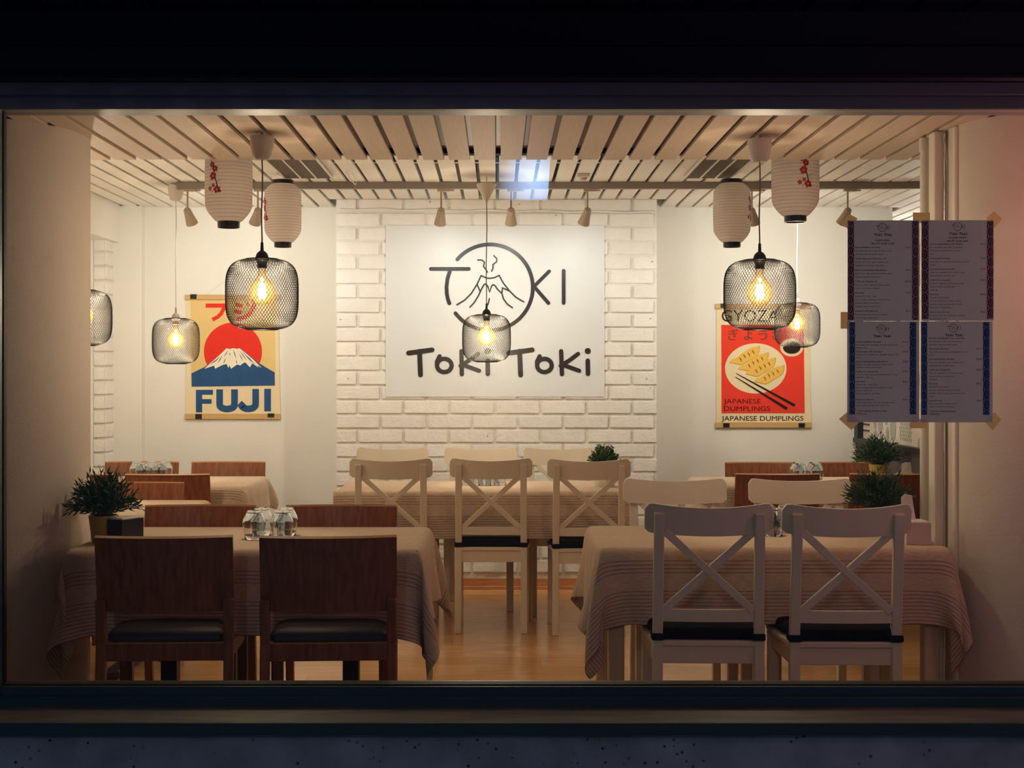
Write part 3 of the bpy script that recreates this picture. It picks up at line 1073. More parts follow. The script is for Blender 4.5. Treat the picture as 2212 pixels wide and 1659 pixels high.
def drape(u0, u1, v0, v1, hx, hy, seed, res=0.024, steps=130, passes=10, col=None):
    """cloth over a table top of half size hx, hy: position based dynamics of the overhang"""
    def axis_(a0, a1, h):
        q_ = []
        if -h - a0 > 0.005:
            q_ += list(np.linspace(a0, -h, max(2, int(round((-h - a0) / res)) + 1))[:-1])
        q_ += list(np.linspace(-h, h, int(round(2 * h / (res * 1.3))) + 1))
        if a1 - h > 0.005:
            q_ += list(np.linspace(h, a1, max(2, int(round((a1 - h) / res)) + 1))[1:])
        return np.array(q_)
    ua, va = axis_(u0, u1, hx), axis_(v0, v1, hy)
    nx, ny = len(ua), len(va)
    U, V = np.meshgrid(ua, va, indexing='ij')
    flat = np.stack([U, V], -1).reshape(-1, 2)
    p = np.stack([U, V, np.zeros_like(U)], -1)
    r = np.random.RandomState(seed)
    over = np.maximum(np.abs(U) - hx, 0) + np.maximum(np.abs(V) - hy, 0)
    p[..., 2] -= over * 0.35
    low = r.uniform(-1, 1, (8, 8))
    gi = np.linspace(0, 7, nx).astype(int)
    gj = np.linspace(0, 7, ny).astype(int)
    p[..., 2] += low[np.ix_(gi, gj)] * over * 0.12
    pin = (np.abs(U) <= hx + 1e-6) & (np.abs(V) <= hy + 1e-6)
    p[pin, 2] = 0
    w = np.where(pin, 0.0, 1.0)
    offs = [(1, 0, 1.0), (0, 1, 1.0), (1, 1, 0.35), (1, -1, 0.35), (2, 0, 0.22), (0, 2, 0.22), (4, 0, 0.05), (0, 4, 0.05)]
    cons = []
    for di, dj, k in offs:
        ax = 0 if di else 1
        st_ = max(di, abs(dj)) if di != 1 or dj == 0 else 1
        for c in (0, 1):
            I, J = np.meshgrid(np.arange(nx), np.arange(ny), indexing='ij')
            key = I if ax == 0 else J
            ok = ((key // st_) % 2 == c) & (I + di < nx) & (J + dj < ny) & (J + dj >= 0)
            a = (I * ny + J)[ok]
            b = ((I + di) * ny + (J + dj))[ok]
            wa, wb_ = w.reshape(-1)[a], w.reshape(-1)[b]
            keep = (wa + wb_) > 0
            a, b, wa, wb_ = a[keep], b[keep], wa[keep], wb_[keep]
            rest = np.sqrt(((flat[a] - flat[b]) ** 2).sum(1))[:, None]
            cons.append((a, b, (wa / (wa + wb_))[:, None] * k, (wb_ / (wa + wb_))[:, None] * k, rest))
    q = p.reshape(-1, 3)
    old = q.copy()
    fw = w.reshape(-1)[:, None]
    dt = 1 / 45.0
    g = np.array((0, 0, -9.8)) * dt * dt
    for s in range(steps):
        vel = (q - old) * 0.93
        old = q.copy()
        q = q + (vel + g) * fw
        for _ in range(passes):
            for a, b, ka, kb, rest in cons:
                d = q[b] - q[a]
                l = np.sqrt((d * d).sum(1))[:, None] + 1e-9
                c = d * ((l - rest) / l)
                q[a] += c * ka
                q[b] -= c * kb
            if col is not None:                        # keep clear of the round column beside the table
                dxy = q[:, :2] - np.array(col[:2])
                dd = np.sqrt((dxy * dxy).sum(1))
                hit = (dd < col[2]) & (fw[:, 0] > 0)
                if hit.any():
                    q[hit, :2] = np.array(col[:2]) + dxy[hit] / dd[hit][:, None] * col[2]
            ins = (np.abs(q[:, 0]) < hx + .004) & (np.abs(q[:, 1]) < hy + .004) & (q[:, 2] < -0.002) & (fw[:, 0] > 0)
            if ins.any():
                ex = hx + .004 - np.abs(q[:, 0])
                ey = hy + .004 - np.abs(q[:, 1])
                mx_ = ins & (ex <= ey)
                my_ = ins & (ex > ey)
                q[mx_, 0] = np.sign(q[mx_, 0]) * (hx + .004)
                q[my_, 1] = np.sign(q[my_, 1]) * (hy + .004)
    faces = [(i * ny + j, (i + 1) * ny + j, (i + 1) * ny + j + 1, i * ny + j + 1) for i in range(nx - 1) for j in range(ny - 1)]
    hem = np.minimum(V - v0, v1 - V).reshape(-1)
    return q, faces, U.reshape(-1), hem


def cloth_object(q, faces, U, hem, loc, label, rz=0.0, flip=False):
    me = bpy.data.meshes.new('tablecloth')
    q = q.copy()
    if flip:
        q[:, 0] *= -1
    me.from_pydata([tuple(a) for a in q], [], faces)
    uvl = me.uv_layers.new(name='UVMap')
    li = np.empty(len(me.loops), dtype=np.int32)
    me.loops.foreach_get('vertex_index', li)
    arr = np.stack([U[li], hem[li]], -1).astype(np.float32)
    uvl.data.foreach_set('uv', arr.reshape(-1))
    for p in me.polygons:
        p.use_smooth = True
    me.materials.append(MATS['linen'])
    o = link('tablecloth', me, None, loc)
    o.rotation_euler = (0, 0, rz)
    md = o.modifiers.new('thick', 'SOLIDIFY')
    md.thickness = 0.0016
    md.offset = 1 if not flip else -1
    sb = o.modifiers.new('smooth', 'SUBSURF')
    sb.levels = 1
    sb.render_levels = 1
    return tag(o, label, 'tablecloth', 'striped linen tablecloths')


def table(x0, x1, y0, y1, label, m_, clabel, cl, group='restaurant tables', leg_in=0.06, pedestal=False, mid_legs=None):
    cx, cy = (x0 + x1) / 2, (y0 + y1) / 2
    t = tag(empty('dining_table', (cx, cy, 0)), label, 'table', group)
    hx, hy = (x1 - x0) / 2, (y1 - y0) / 2
    MB().box(-hx + .008, hx - .008, -hy + .008, hy - .008, TH - 0.03, TH).build('tabletop', m_, t, bevel=0.002)
    if mid_legs:
        for (a, b_) in mid_legs:
            MB().box(a - cx - .025, a - cx + .025, b_ - cy - .025, b_ - cy + .025, 0, TH - 0.03).build('leg', m_, t, bevel=0.004)
        MB().box(-hx + .05, hx - .05, -.07, .07, TH - 0.08, TH - 0.03).build('apron', m_, t, bevel=0.003)
    elif pedestal:
        for s in (-1, 1):
            px_ = s * (hx - 0.28)
            MB().box(px_ - 0.03, px_ + 0.03, -0.03, 0.03, 0.04, TH - 0.03).build('leg', m_, t, bevel=0.004)
            MB().box(px_ - 0.035, px_ + 0.035, -0.30, 0.30, 0.0, 0.04).build('foot', m_, t, bevel=0.008)
            MB().box(px_ - 0.035, px_ + 0.035, -0.28, 0.28, TH - 0.06, TH - 0.03).build('bracket', m_, t, bevel=0.004)
    else:
        for sx_ in (-1, 1):
            for sy_ in (-1, 1):
                a, b_ = sx_ * (hx - leg_in), sy_ * (hy - leg_in)
                MB().box(a - .028, a + .028, b_ - .028, b_ + .028, 0, TH - 0.03).build('leg', m_, t, bevel=0.004)
        for s in (-1, 1):
            MB().box(-hx + leg_in, hx - leg_in, s * (hy - leg_in) - .01, s * (hy - leg_in) + .01, TH - 0.10, TH - 0.03).build('apron', m_, t)
            MB().box(s * (hx - leg_in) - .01, s * (hx - leg_in) + .01, -hy + leg_in, hy - leg_in, TH - 0.10, TH - 0.03).build('apron', m_, t)
    if cl is not None:
        q, f, U, hem, flip = cl
        cloth_object(q, f, U, hem, (cx, cy, TH + 0.0020), clabel, flip=flip)
    return t


def cl_for(x0, x1, y0, y1, ol, orr, of, ob, seed, **kw):
    hx, hy = (x1 - x0) / 2, (y1 - y0) / 2
    return drape(-hx - ol, hx + orr, -hy - of, hy + ob, hx, hy, seed, **kw)


T1 = (-1.513, -0.272, 4.85, 5.60)
T2 = (0.361, 1.604, 4.905, 5.645)
T3 = (-0.852, 0.668, 7.32, 8.05)
T4 = (-2.475, -1.40, 7.66, 8.41)
T5 = (-2.475, -1.43, 6.06, 6.80)
T6 = (1.15, 2.335, 7.68, 8.36)
c1 = cl_for(*T1, 0.245, 0.255, 0.28, 0.2, 3, col=(-2.005 - (T1[0] + T1[1]) / 2, 5.245 - (T1[2] + T1[3]) / 2, 0.452))
c2 = cl_for(*T2, 0.265, 0.255, 0.255, 0.2, 8, col=(2.105 - (T2[0] + T2[1]) / 2, 5.12 - (T2[2] + T2[3]) / 2, 0.494))
c3 = cl_for(*T3, 0.02, 0.03, 0.24, 0.18, 5)
c4 = cl_for(*T4, 0.0, 0.17, 0.24, 0.1, 6)
c6 = cl_for(*T6, 0.17, 0.0, 0.24, 0.1, 9)
table(*T1, 'table in the front left under a striped linen cloth', 'table_dark', 'striped linen tablecloth on the front left table with dark chairs', c1 + (False,), pedestal=True)
table(*T2, 'table in the front right under a striped linen cloth', 'table_wood', 'striped linen tablecloth on the front right table with white chairs', c2 + (False,))
table(*T3, 'long table along the brick wall with three chairs a side', 'table_wood', 'striped linen tablecloth on the long table at the brick wall', c3 + (False,),
      mid_legs=[(-0.365, 7.63), (-0.355, 7.75), (0.163, 7.63), (0.192, 7.75)])
table(*T4, 'table at the back left below the mountain poster', 'table_dark', 'linen tablecloth on the back left table below the mountain poster', c4 + (False,), pedestal=True)
table(*T5, 'table at the left wall behind the leafy plant', 'table_dark', 'linen tablecloth on the left wall table behind the leafy plant', c4 + (False,), pedestal=True)
table(*T6, 'table at the back right below the dumpling poster', 'table_dark', 'linen tablecloth on the back right table below the dumpling poster', c6 + (False,), pedestal=True)
TOP = TH + 0.0042

# ------------------------------------------------------------------ tumblers standing upside down
prof_o = [(0.0340, 0.0), (0.0375, 0.02), (0.0425, 0.050), (0.0440, 0.060), (0.0410, 0.074), (0.0265, 0.103), (0.0245, 0.106), (0.0, 0.106)]
prof_i = [(0.0, 0.097), (0.023, 0.096), (0.0385, 0.072), (0.0418, 0.060), (0.0405, 0.050), (0.0357, 0.02), (0.0325, 0.0)]
gm = MB()
gm.lathe(prof_o + prof_i + [prof_o[0]], 20)
gme = gm.mesh('tumbler', smooth=True)
gme.materials.append(MATS['tumbler_glass'])
bm = bmesh.new()
bm.from_mesh(gme)
bmesh.ops.remove_doubles(bm, verts=bm.verts[:], dist=0.0003)
bmesh.ops.recalc_face_normals(bm, faces=bm.faces[:])
bm.to_mesh(gme)
bm.free()


def tumblers(spots, labels, group):
    for (x, y), lb in zip(spots, labels):
        o = link('tumbler', gme, None, (x, y, TOP))
        o.rotation_euler = (0, 0, rng.uniform(0, 6))
        tag(o, lb, 'glass', group)


def four(where):
    return ['upturned clear tumbler on %s, %s of its cluster' % (where, q) for q in ('front left', 'front right', 'back left', 'back right')]


tumblers([(PX(549, 5.17), 5.17), (PX(609, 5.17), 5.17), (PX(565, 5.28), 5.28), (PX(619, 5.28), 5.28)], four('the front left table'), 'tumblers on front left table')
tumblers([(PX(1670, 5.28), 5.28), (PX(1697, 5.40), 5.40), (PX(1655, 5.39), 5.39)],
         ['upturned clear tumbler between the two front right chairs, nearest the window', 'upturned clear tumbler between the two front right chairs, rear right',
          'upturned clear tumbler between the two front right chairs, rear left'], 'tumblers on front right table')
tumblers([(PX(309, 8.0), 8.0), (PX(345, 8.02), 8.02), (PX(296, 8.12), 8.12), (PX(328, 8.15), 8.15), (PX(357, 8.14), 8.14)],
         ['upturned tumbler on the back left table, front row left', 'upturned tumbler on the back left table, front row right', 'upturned tumbler on the back left table, rear row left',
          'upturned tumbler on the back left table, rear row middle', 'upturned tumbler on the back left table, rear row right'], 'tumblers on back left table')
tumblers([(PX(1729, 7.95), 7.95), (PX(1763, 7.95), 7.95), (PX(1722, 8.06), 8.06), (PX(1759, 8.06), 8.06)], four('the back right table'), 'tumblers on back right table')
tumblers([(PX(1010, 7.72), 7.72), (PX(1047, 7.70), 7.70), (PX(1080, 7.72), 7.72), (PX(1028, 7.84), 7.84), (PX(1064, 7.84), 7.84)],
         ['upturned tumbler on brick wall table, front row left', 'upturned tumbler on brick wall table, front row middle', 'upturned tumbler on brick wall table, front row right',
          'upturned tumbler on brick wall table, rear row left', 'upturned tumbler on brick wall table, rear row right'], 'tumblers on brick wall table')

# ------------------------------------------------------------------ potted plants


def plant(x, y, z, pot_r, pot_h, fr, fh, potm, leafm, seed, label, nst=150, lw=0.006, ll=0.034, flat=1.0, plen=11):
    t = tag(empty('potted_plant', (x, y, z)), label, 'plant', 'potted plants on the tables')
    MB().lathe([(0.0, 0.0), (pot_r * .78, 0.0), (pot_r, pot_h), (pot_r, pot_h + .004), (pot_r - .004, pot_h + .004), (pot_r - .006, pot_h - .012)], 32).build('pot', potm, t, smooth=True)
    MB().lathe([(0.0, pot_h - .01), (pot_r - .005, pot_h - .01)], 24).build('soil', 'soil', t)
    r = random.Random(seed)
    mb, sm = MB(), MB()
    for s in range(nst):
        a = r.uniform(0, 2 * PI)
        el = math.asin(r.uniform(0.02, 1.0) ** flat)
        L = r.uniform(0.72, 1.0)
        p0 = Vector((r.uniform(-.4, .4) * pot_r, r.uniform(-.4, .4) * pot_r, pot_h - .01))
        tip = Vector((fr * math.cos(a) * math.cos(el) * L, fr * math.sin(a) * math.cos(el) * L, pot_h + fh * (0.12 + 0.88 * math.sin(el)) * L))
        mid = (p0 + tip) / 2 + Vector((0, 0, 0.03)) + Vector((math.cos(a), math.sin(a), 0)) * 0.01
        pts = [p0 * (1 - u) ** 2 + mid * 2 * u * (1 - u) + tip * u * u for u in (0, .25, .5, .75, 1)]
        sm.tube(pts, 0.0009, 3, caps=False)
        for k in range(plen):
            u = 0.3 + 0.7 * k / (plen - 1)
            q = p0 * (1 - u) ** 2 + mid * 2 * u * (1 - u) + tip * u * u
            d = ((mid - p0) * (1 - u) + (tip - mid) * u).normalized()
            rd = Vector((r.gauss(0, 1), r.gauss(0, 1), r.gauss(0, 1) + .25))
            dirv = (d * 1.1 + rd.normalized() * 0.75).normalized()
            sd = dirv.cross(Vector((r.gauss(0, 1), r.gauss(0, 1), r.gauss(0, 1)))).normalized()
            l = ll * r.uniform(.7, 1.15)
            w2 = lw / 2
            mb.add([q, q + dirv * l * .5 + sd * w2, q + dirv * l, q + dirv * l * .5 - sd * w2], [(0, 1, 2, 3)])
    st_ = sm.build('stems', leafm, t)
    st_['kind'] = 'stuff'
    fo = mb.build('foliage', leafm, t)
    fo['kind'] = 'stuff'
    return t


plant(PX(224, 5.08), 5.08, TOP, 0.054, 0.094, 0.132, 0.165, 'pot_yellow', 'leaf', 1, 'leafy green plant in yellow pot on front left table', nst=170)
plant(1.46, 5.33, TOP, 0.05, 0.09, 0.130, 0.165, 'pot_yellow', 'leaf', 2, 'leafy plant on front right table beside the white pipe', nst=170)
plant(2.205, 8.06, TOP, 0.052, 0.09, 0.15, 0.17, 'pot_yellow', 'leaf', 3, 'leafy plant in yellow pot on the back right table', nst=170)
plant(PX(1305, 7.62), 7.62, TOP, 0.073, 0.10, 0.092, 0.13, 'pot_white', 'leaf_light', 4, 'small round bushy plant in white pot on brick wall table', nst=170, ll=0.018, lw=0.009, flat=0.8)


def napkin_sheet(p, w, h, lean=0.0):
    a = Vector(p)
    return MB().prism([a + Vector((-w / 2, 0, 0)), a + Vector((w / 2, 0, 0)), a + Vector((w / 2 - .004 + lean, .01, h)), a + Vector((lean, .014, h * 1.04)), a + Vector((-w / 2 + .012 + lean, .012, h * .93))],
                      (0, 0.004, 0))


def napkin_box(x, y, w, d, h, m_, label, rz=0.0, sheets=((0, 0.03, 0),)):
    t = tag(empty('napkin_holder', (x, y, TOP), rz), label, 'napkin holder', 'napkin holders on the tables')
    mb = MB().box(-w / 2, w / 2, -d / 2, -d / 2 + .004, 0, h).box(-w / 2, w / 2, d / 2 - .004, d / 2, 0, h)
    mb.box(-w / 2, -w / 2 + .004, -d / 2 + .004, d / 2 - .004, 0, h).box(w / 2 - .004, w / 2, -d / 2 + .004, d / 2 - .004, 0, h)
    mb.box(-w / 2 + .004, w / 2 - .004, -d / 2 + .004, d / 2 - .004, 0, .004)
    mb.build('case', m_, t)
    MB().box(-w / 2 + .006, w / 2 - .006, -d / 2 + .007, d / 2 - .007, .005, h + .006).build('napkin_stack', 'napkin', t, bevel=0.003)
    for (sx_, hh, ln) in sheets:
        napkin_sheet((sx_, 0, h - .01), w * .6, hh, ln).build('napkin', 'napkin', t)
    return t


napkin_box(PX(271, 5.06), 5.06, 0.072, 0.11, 0.088, 'holder_black', 'black napkin holder beside the yellow pot on front left table', math.radians(-28), sheets=())
napkin_box(PX(1976, 5.04), 5.04, 0.088, 0.10, 0.078, 'holder_beige', 'pale napkin box on the front right table by the post', 0, sheets=((-.02, .105, -.01),))
napkin_box(PX(1958, 7.93), 7.93, 0.11, 0.09, 0.045, 'holder_black', 'black napkin holder with white napkin sticking up on back right table', 0, sheets=((-.012, .075, .012), (.012, .06, .02)))

# ------------------------------------------------------------------ pendant lamps with wire shades
SR, SH, TOPR = 0.135, 0.262, 0.052


def shade_prof(u):
    """u 0..1 from top ring to bottom ring, rounded barrel"""
    pts = []
    a, e = 0.5, 3.7
    th = math.radians(66) - u * math.radians(132)
    c, s = math.cos(th), math.sin(th)
    k = (abs(c) ** e + abs(s) ** e) ** (-1 / e)
    return SR * k * c, -SH / 2 + SH / 2 * k * s / (abs(math.cos(math.radians(66))) ** e + abs(math.sin(math.radians(66))) ** e) ** (-1 / e) / abs(math.sin(math.radians(66)))


samp = [shade_prof(i / 400) for i in range(401)]
arcl = [0.0]
for i in range(400):
    arcl.append(arcl[-1] + math.hypot(samp[i + 1][0] - samp[i][0], samp[i + 1][1] - samp[i][1]))


def shade_at(f):
    t = f * arcl[-1]
    i = min(399, max(0, int(np.searchsorted(arcl, t)) - 1))
    w = (t - arcl[i]) / max(1e-9, arcl[i + 1] - arcl[i])
    return samp[i][0] * (1 - w) + samp[i + 1][0] * w, samp[i][1] * (1 - w) + samp[i + 1][1] * w


def wire_shade():
    NA, NR, R = 72, 38, 0.00080
    vs, fs = [], []

    def pt(i, k):
        r, z = shade_at(i / NR)
        a = 2 * PI * (k + 0.5 * (i % 2)) / NA
        return Vector((r * math.cos(a), r * math.sin(a), z))

    def seg(a, b):
        t = (b - a).normalized()
        nrm = Vector((a.x + b.x, a.y + b.y, 0.0)).normalized()
        s = t.cross(nrm).normalized() * R
        u = nrm * R
        n = len(vs)
        vs.extend([a - s - u * .6, a + s - u * .6, a + u, b - s - u * .6, b + s - u * .6, b + u])
        fs.extend([(n, n + 1, n + 4, n + 3), (n + 1, n + 2, n + 5, n + 4), (n + 2, n, n + 3, n + 5)])
    for i in range(NR):
        for k in range(NA):
            a = pt(i, k)
            if i % 2 == 0:
                seg(a, pt(i + 1, k))
                seg(a, pt(i + 1, k - 1))
            else:
                seg(a, pt(i + 1, k))
                seg(a, pt(i + 1, k + 1))
    mb = MB()
    mb.v = [tuple(v) for v in vs]
    mb.f = fs
    for f in (0.0, 1.0):
        r, z = shade_at(f)
        mb.tube([(r * math.cos(a * PI / 24), r * math.sin(a * PI / 24), z) for a in range(49)], 0.0026, 5, caps=False)
    r0, z0 = shade_at(0.0)
    for k in range(3):                             # spokes to the socket
        a = k * 2 * PI / 3 + .4
        mb.tube([(0.02 * math.cos(a), 0.02 * math.sin(a), z0), (r0 * math.cos(a), r0 * math.sin(a), z0)], 0.002, 5)
    me = bpy.data.meshes.new('wire_shade')
    me.from_pydata(mb.v, [], mb.f)
    me.materials.append(MATS['wire'])
    return me


SHADE = wire_shade()
BULB = MB().lathe([(0.013, 0.0), (0.0135, -0.02), (0.016, -0.034), (0.026, -0.046), (0.038, -0.060), (0.0455, -0.078), (0.0475, -0.094),
                   (0.0455, -0.110), (0.038, -0.126), (0.026, -0.136), (0.012, -0.141), (0.0, -0.142)], 28).mesh('bulb', smooth=True)
BULB.materials.append(MATS['bulb_glass'])
fil = MB()
for dx_ in (-0.0085, 0.0085):
    for zz in ((-0.062, -0.088), (-0.096, -0.122)):
        for dy_ in (-0.006, 0.006):
            fil.tube([(dx_, dy_, zz[0]), (dx_ * .85, dy_, zz[1])], 0.0026, 6)
FIL = fil.mesh('filament')
FIL.materials.append(MATS['filament'])


def pendant(x, y, zc, sh_top, kind, label, lit=True, sockm='black_metal', cordm='cord_dark', sc=1.0, kink=0.0018, watt=BULB_W):
    t = tag(empty('pendant_lamp', (x, y, zc)), label, 'pendant lamp', 'pendant lamps with black wire shades')
    D = sh_top - zc                                # shade top relative to ceiling
    if kind == 'cup':
        h = 0.098 * sc
        cp = MB().lathe([(0.0, -0.012), (0.044 * sc, -0.012), (0.046 * sc, -0.014), (0.043 * sc, -0.05 * sc), (0.036 * sc, -0.085 * sc), (0.026 * sc, -0.098 * sc), (0.0, -0.1 * sc)], 32)
        cp.tube([(0, 0, 0), (0, 0, -0.012)], 0.006, 6)
    else:
        h = 0.145
        cp = MB().lathe([(0.0, -0.045), (0.055, -0.045), (0.057, -0.05), (0.012, -0.135), (0.006, -0.145), (0.0, -0.146)], 32)
        cp.tube([(0, 0, 0), (0, 0, -0.046)], 0.003, 6)
    cp.build('canopy', 'white_plastic', t, smooth=True)
    pts = [(kink * math.sin(i * .9) * (i > 0) * (i < 8), 0, -h + (D + 0.045 + h) * i / 8) for i in range(9)]
    MB().tube(pts, 0.0027, 8).build('cord', cordm, t, smooth=True)
    MB().lathe([(0.003, 0.064), (0.0052, 0.062), (0.0064, 0.032), (0.0125, 0.029), (0.0205, 0.020), (0.0245, 0.008), (0.0250, -0.004), (0.0215, -0.008), (0.018, -0.02), (0.0175, -0.034), (0.0, -0.034)],
               24, c=(0, 0, D)).build('socket', sockm, t, smooth=True)
    o = link('shade', SHADE, t, (0, 0, D))
    b_ = link('bulb', BULB, t, (0, 0, D - 0.030))
    if lit:
        link('filament', FIL, b_, (0, 0, 0))
        add_light('bulb_light', 'POINT', (x, y, sh_top - 0.030 - 0.092), watt, BULB_C, size=0.016, parent=t)
    return t


pendant(PX(566, 5.19), 5.19, SOF, PZ(560, 5.19), 'cup', 'large wire pendant lamp hanging in front of the mountain poster', watt=13.5)
pendant(PX(1641, 5.25), 5.25, SOF, PZ(562, 5.25), 'cup', 'large wire pendant lamp hanging in front of the dumpling poster', watt=13.5)
pendant(PX(1051, 7.73), 7.73, CEIL, PZ(680, 7.73), 'cone', 'wire pendant lamp with cone ceiling cup hanging before the logo banner')
pendant(PX(380, 8.05), 8.05, CEIL, PZ(688, 8.05), 'cup', 'wire pendant lamp on white cord left of the mountain poster', sockm='grey_plastic', cordm='cord_white', watt=19.0)
pendant(PX(1722, 8.3), 8.3, CEIL, PZ(655, 8.3), 'cup', 'small wire pendant lamp overlapping the right edge of dumpling poster', sockm='grey_plastic', cordm='cord_white', watt=17.0)
pendant(PX(179, 6.6), 6.6, CEIL, PZ(627, 6.6), 'cup', 'wire pendant lamp half hidden behind the left column')

# ------------------------------------------------------------------ paper lanterns
LH, LR, LC = 0.37, 0.101, 0.047


def lan_r(u):
    """u 0..1 bottom to top of the paper"""
    if u < 0.24:
        s = u / 0.24
        return LC + 0.004 + (LR * 0.985 - LC - 0.004) * math.sin(s * PI / 2) ** 0.9
    if u > 0.84:
        s = (1 - u) / 0.16
        return 0.060 + (LR * 0.985 - 0.060) * math.sin(s * PI / 2) ** 0.85
    s = (u - 0.24) / 0.60
    return LR * (0.985 + 0.015 * math.sin(s * PI))


NRIB = 21
pz0, pz1 = 0.026, LH - 0.022
prof = []
for i in range(NRIB * 4 + 1):
    u = i / (NRIB * 4)
    prof.append((lan_r(u) + 0.0016 * abs(math.sin(u * NRIB * PI)), pz0 + (pz1 - pz0) * u))
LAN = MB().lathe(prof, 48).mesh('paper', smooth=True)
LAN.materials.append(MATS['lantern_paper'])
rib = MB()
for i in range(1, NRIB):
    u = i / NRIB
    r = lan_r(u) + 0.0006
    z = pz0 + (pz1 - pz0) * u
    rib.tube([(r * math.cos(a * PI / 24), r * math.sin(a * PI / 24), z) for a in range(49)], 0.0007, 4, caps=False)
RIB = rib.mesh('ribs')
RIB.materials.append(MATS['lantern_wire'])
CAPB = MB().lathe([(LC - .004, 0.0), (LC, 0.0), (LC + .001, 0.028), (LC - .003, 0.028), (LC - .004, 0.0)], 40).mesh('cap', smooth=True)
CAPT = MB().lathe([(0.054, LH - .024), (0.058, LH - .024), (0.058, LH), (0.054, LH), (0.054, LH - .024)], 40).mesh('cap', smooth=True)
for me in (CAPB, CAPT):
    me.materials.append(MATS['lantern_cap'])


def wrap(polys, ang, u0, sgn=1):
    """decal polygons (du in radians*LR metres, dz metres) wrapped on the paper at angle ang"""
    mb = MB()
    for pl in polys:
        vs = []
        for (dx, dz) in pl:
            z = u0 + dz
            u = min(1, max(0, (z - pz0) / (pz1 - pz0)))
            r = lan_r(u) + 0.0032
            a = ang + sgn * dx / LR
            vs.append((r * math.cos(a), r * math.sin(a), z))
        mb.poly(vs)
    return mb


def flower(cx, cz, R):
    ps = []
    for k in range(5):
        a = k * 2 * PI / 5 + .5
        c = (cx + R * .58 * math.cos(a), cz + R * .58 * math.sin(a))
        ps.append([(c[0] + R * .44 * math.cos(b * PI / 5), c[1] + R * .44 * math.sin(b * PI / 5)) for b in range(10)])
    return ps


def strip(pts, w0, w1):
    out = []
    for i in range(len(pts) - 1):
        a, b = np.array(pts[i]), np.array(pts[i + 1])
        t = (b - a) / np.hypot(*(b - a))
        n = np.array((-t[1], t[0]))
        wa = (w0 + (w1 - w0) * i / (len(pts) - 1)) / 2
        wb_ = (w0 + (w1 - w0) * (i + 1) / (len(pts) - 1)) / 2
        out.append([tuple(a + n * wa), tuple(b + n * wb_), tuple(b - n * wb_), tuple(a - n * wa)])
    return out


def lantern(x, y, zb, label, ang, sgn=1):
    t = tag(empty('paper_lantern', (x, y, zb)), label, 'lantern', 'white paper lanterns')
    pa = link('paper', LAN, t)
    link('ribs', RIB, pa)
    link('cap', CAPB, t)
    link('cap', CAPT, t)
    MB().tube([(0, 0, LH - .01), (0, 0, CEIL - zb)], 0.0008, 4).tube([(-.056, 0, LH - .008), (.056, 0, LH - .008)], .0012, 4).build('string', 'lantern_wire', t)
    fl = []
    for (cx, cz, R) in [(-.040, .115, .013), (-.026, .097, .0145), (-.036, .066, .0175), (-.017, .008, .0165), (-.052, .014, .010), (-.034, .026, .008)]:
        fl += flower(cx, cz, R)
    for (cx, cz) in [(-.05, .095), (-.05, .05), (-.038, .03), (-.04, .0), (-.03, .14)]:
        fl.append([(cx - .003, cz - .004), (cx + .003, cz - .001), (cx + .002, cz + .004)])
    wrap(fl, ang, 0.145, sgn).build('blossom', 'blossom_pink', pa)
    br = strip([(-.006, .002), (-.014, .02), (-.022, .05), (-.03, .085), (-.036, .11), (-.046, .136)], .0065, .0014)
    br += strip([(0, -.002), (-.01, .008)], .011, .006) + strip([(-.016, .04), (-.004, .046), (.004, .05)], .002, .001) + strip([(-.046, .128), (-.052, .14)], .0016, .001)
    wrap(br, ang, 0.145, sgn).build('branch', 'branch_ink', pa)
    return t


lantern(PX(494, 6.0), 6.0, PZ(492, 6.0), 'paper lantern with red blossoms cut off by the lowered ceiling at left', math.radians(-98))
lantern(PX(611, 7.67), 7.67, PZ(534, 7.67), 'whole paper lantern with blossom branch on its left side, left half of room', math.radians(-133))
lantern(PX(1581, 7.6), 7.6, PZ(534, 7.6), 'whole paper lantern with blossoms turned to its right edge, right half of room', math.radians(-10))
lantern(PX(1718, 6.0), 6.0, PZ(480, 6.0), 'paper lantern with red blossoms cut off by the lowered ceiling at right', math.radians(-62))

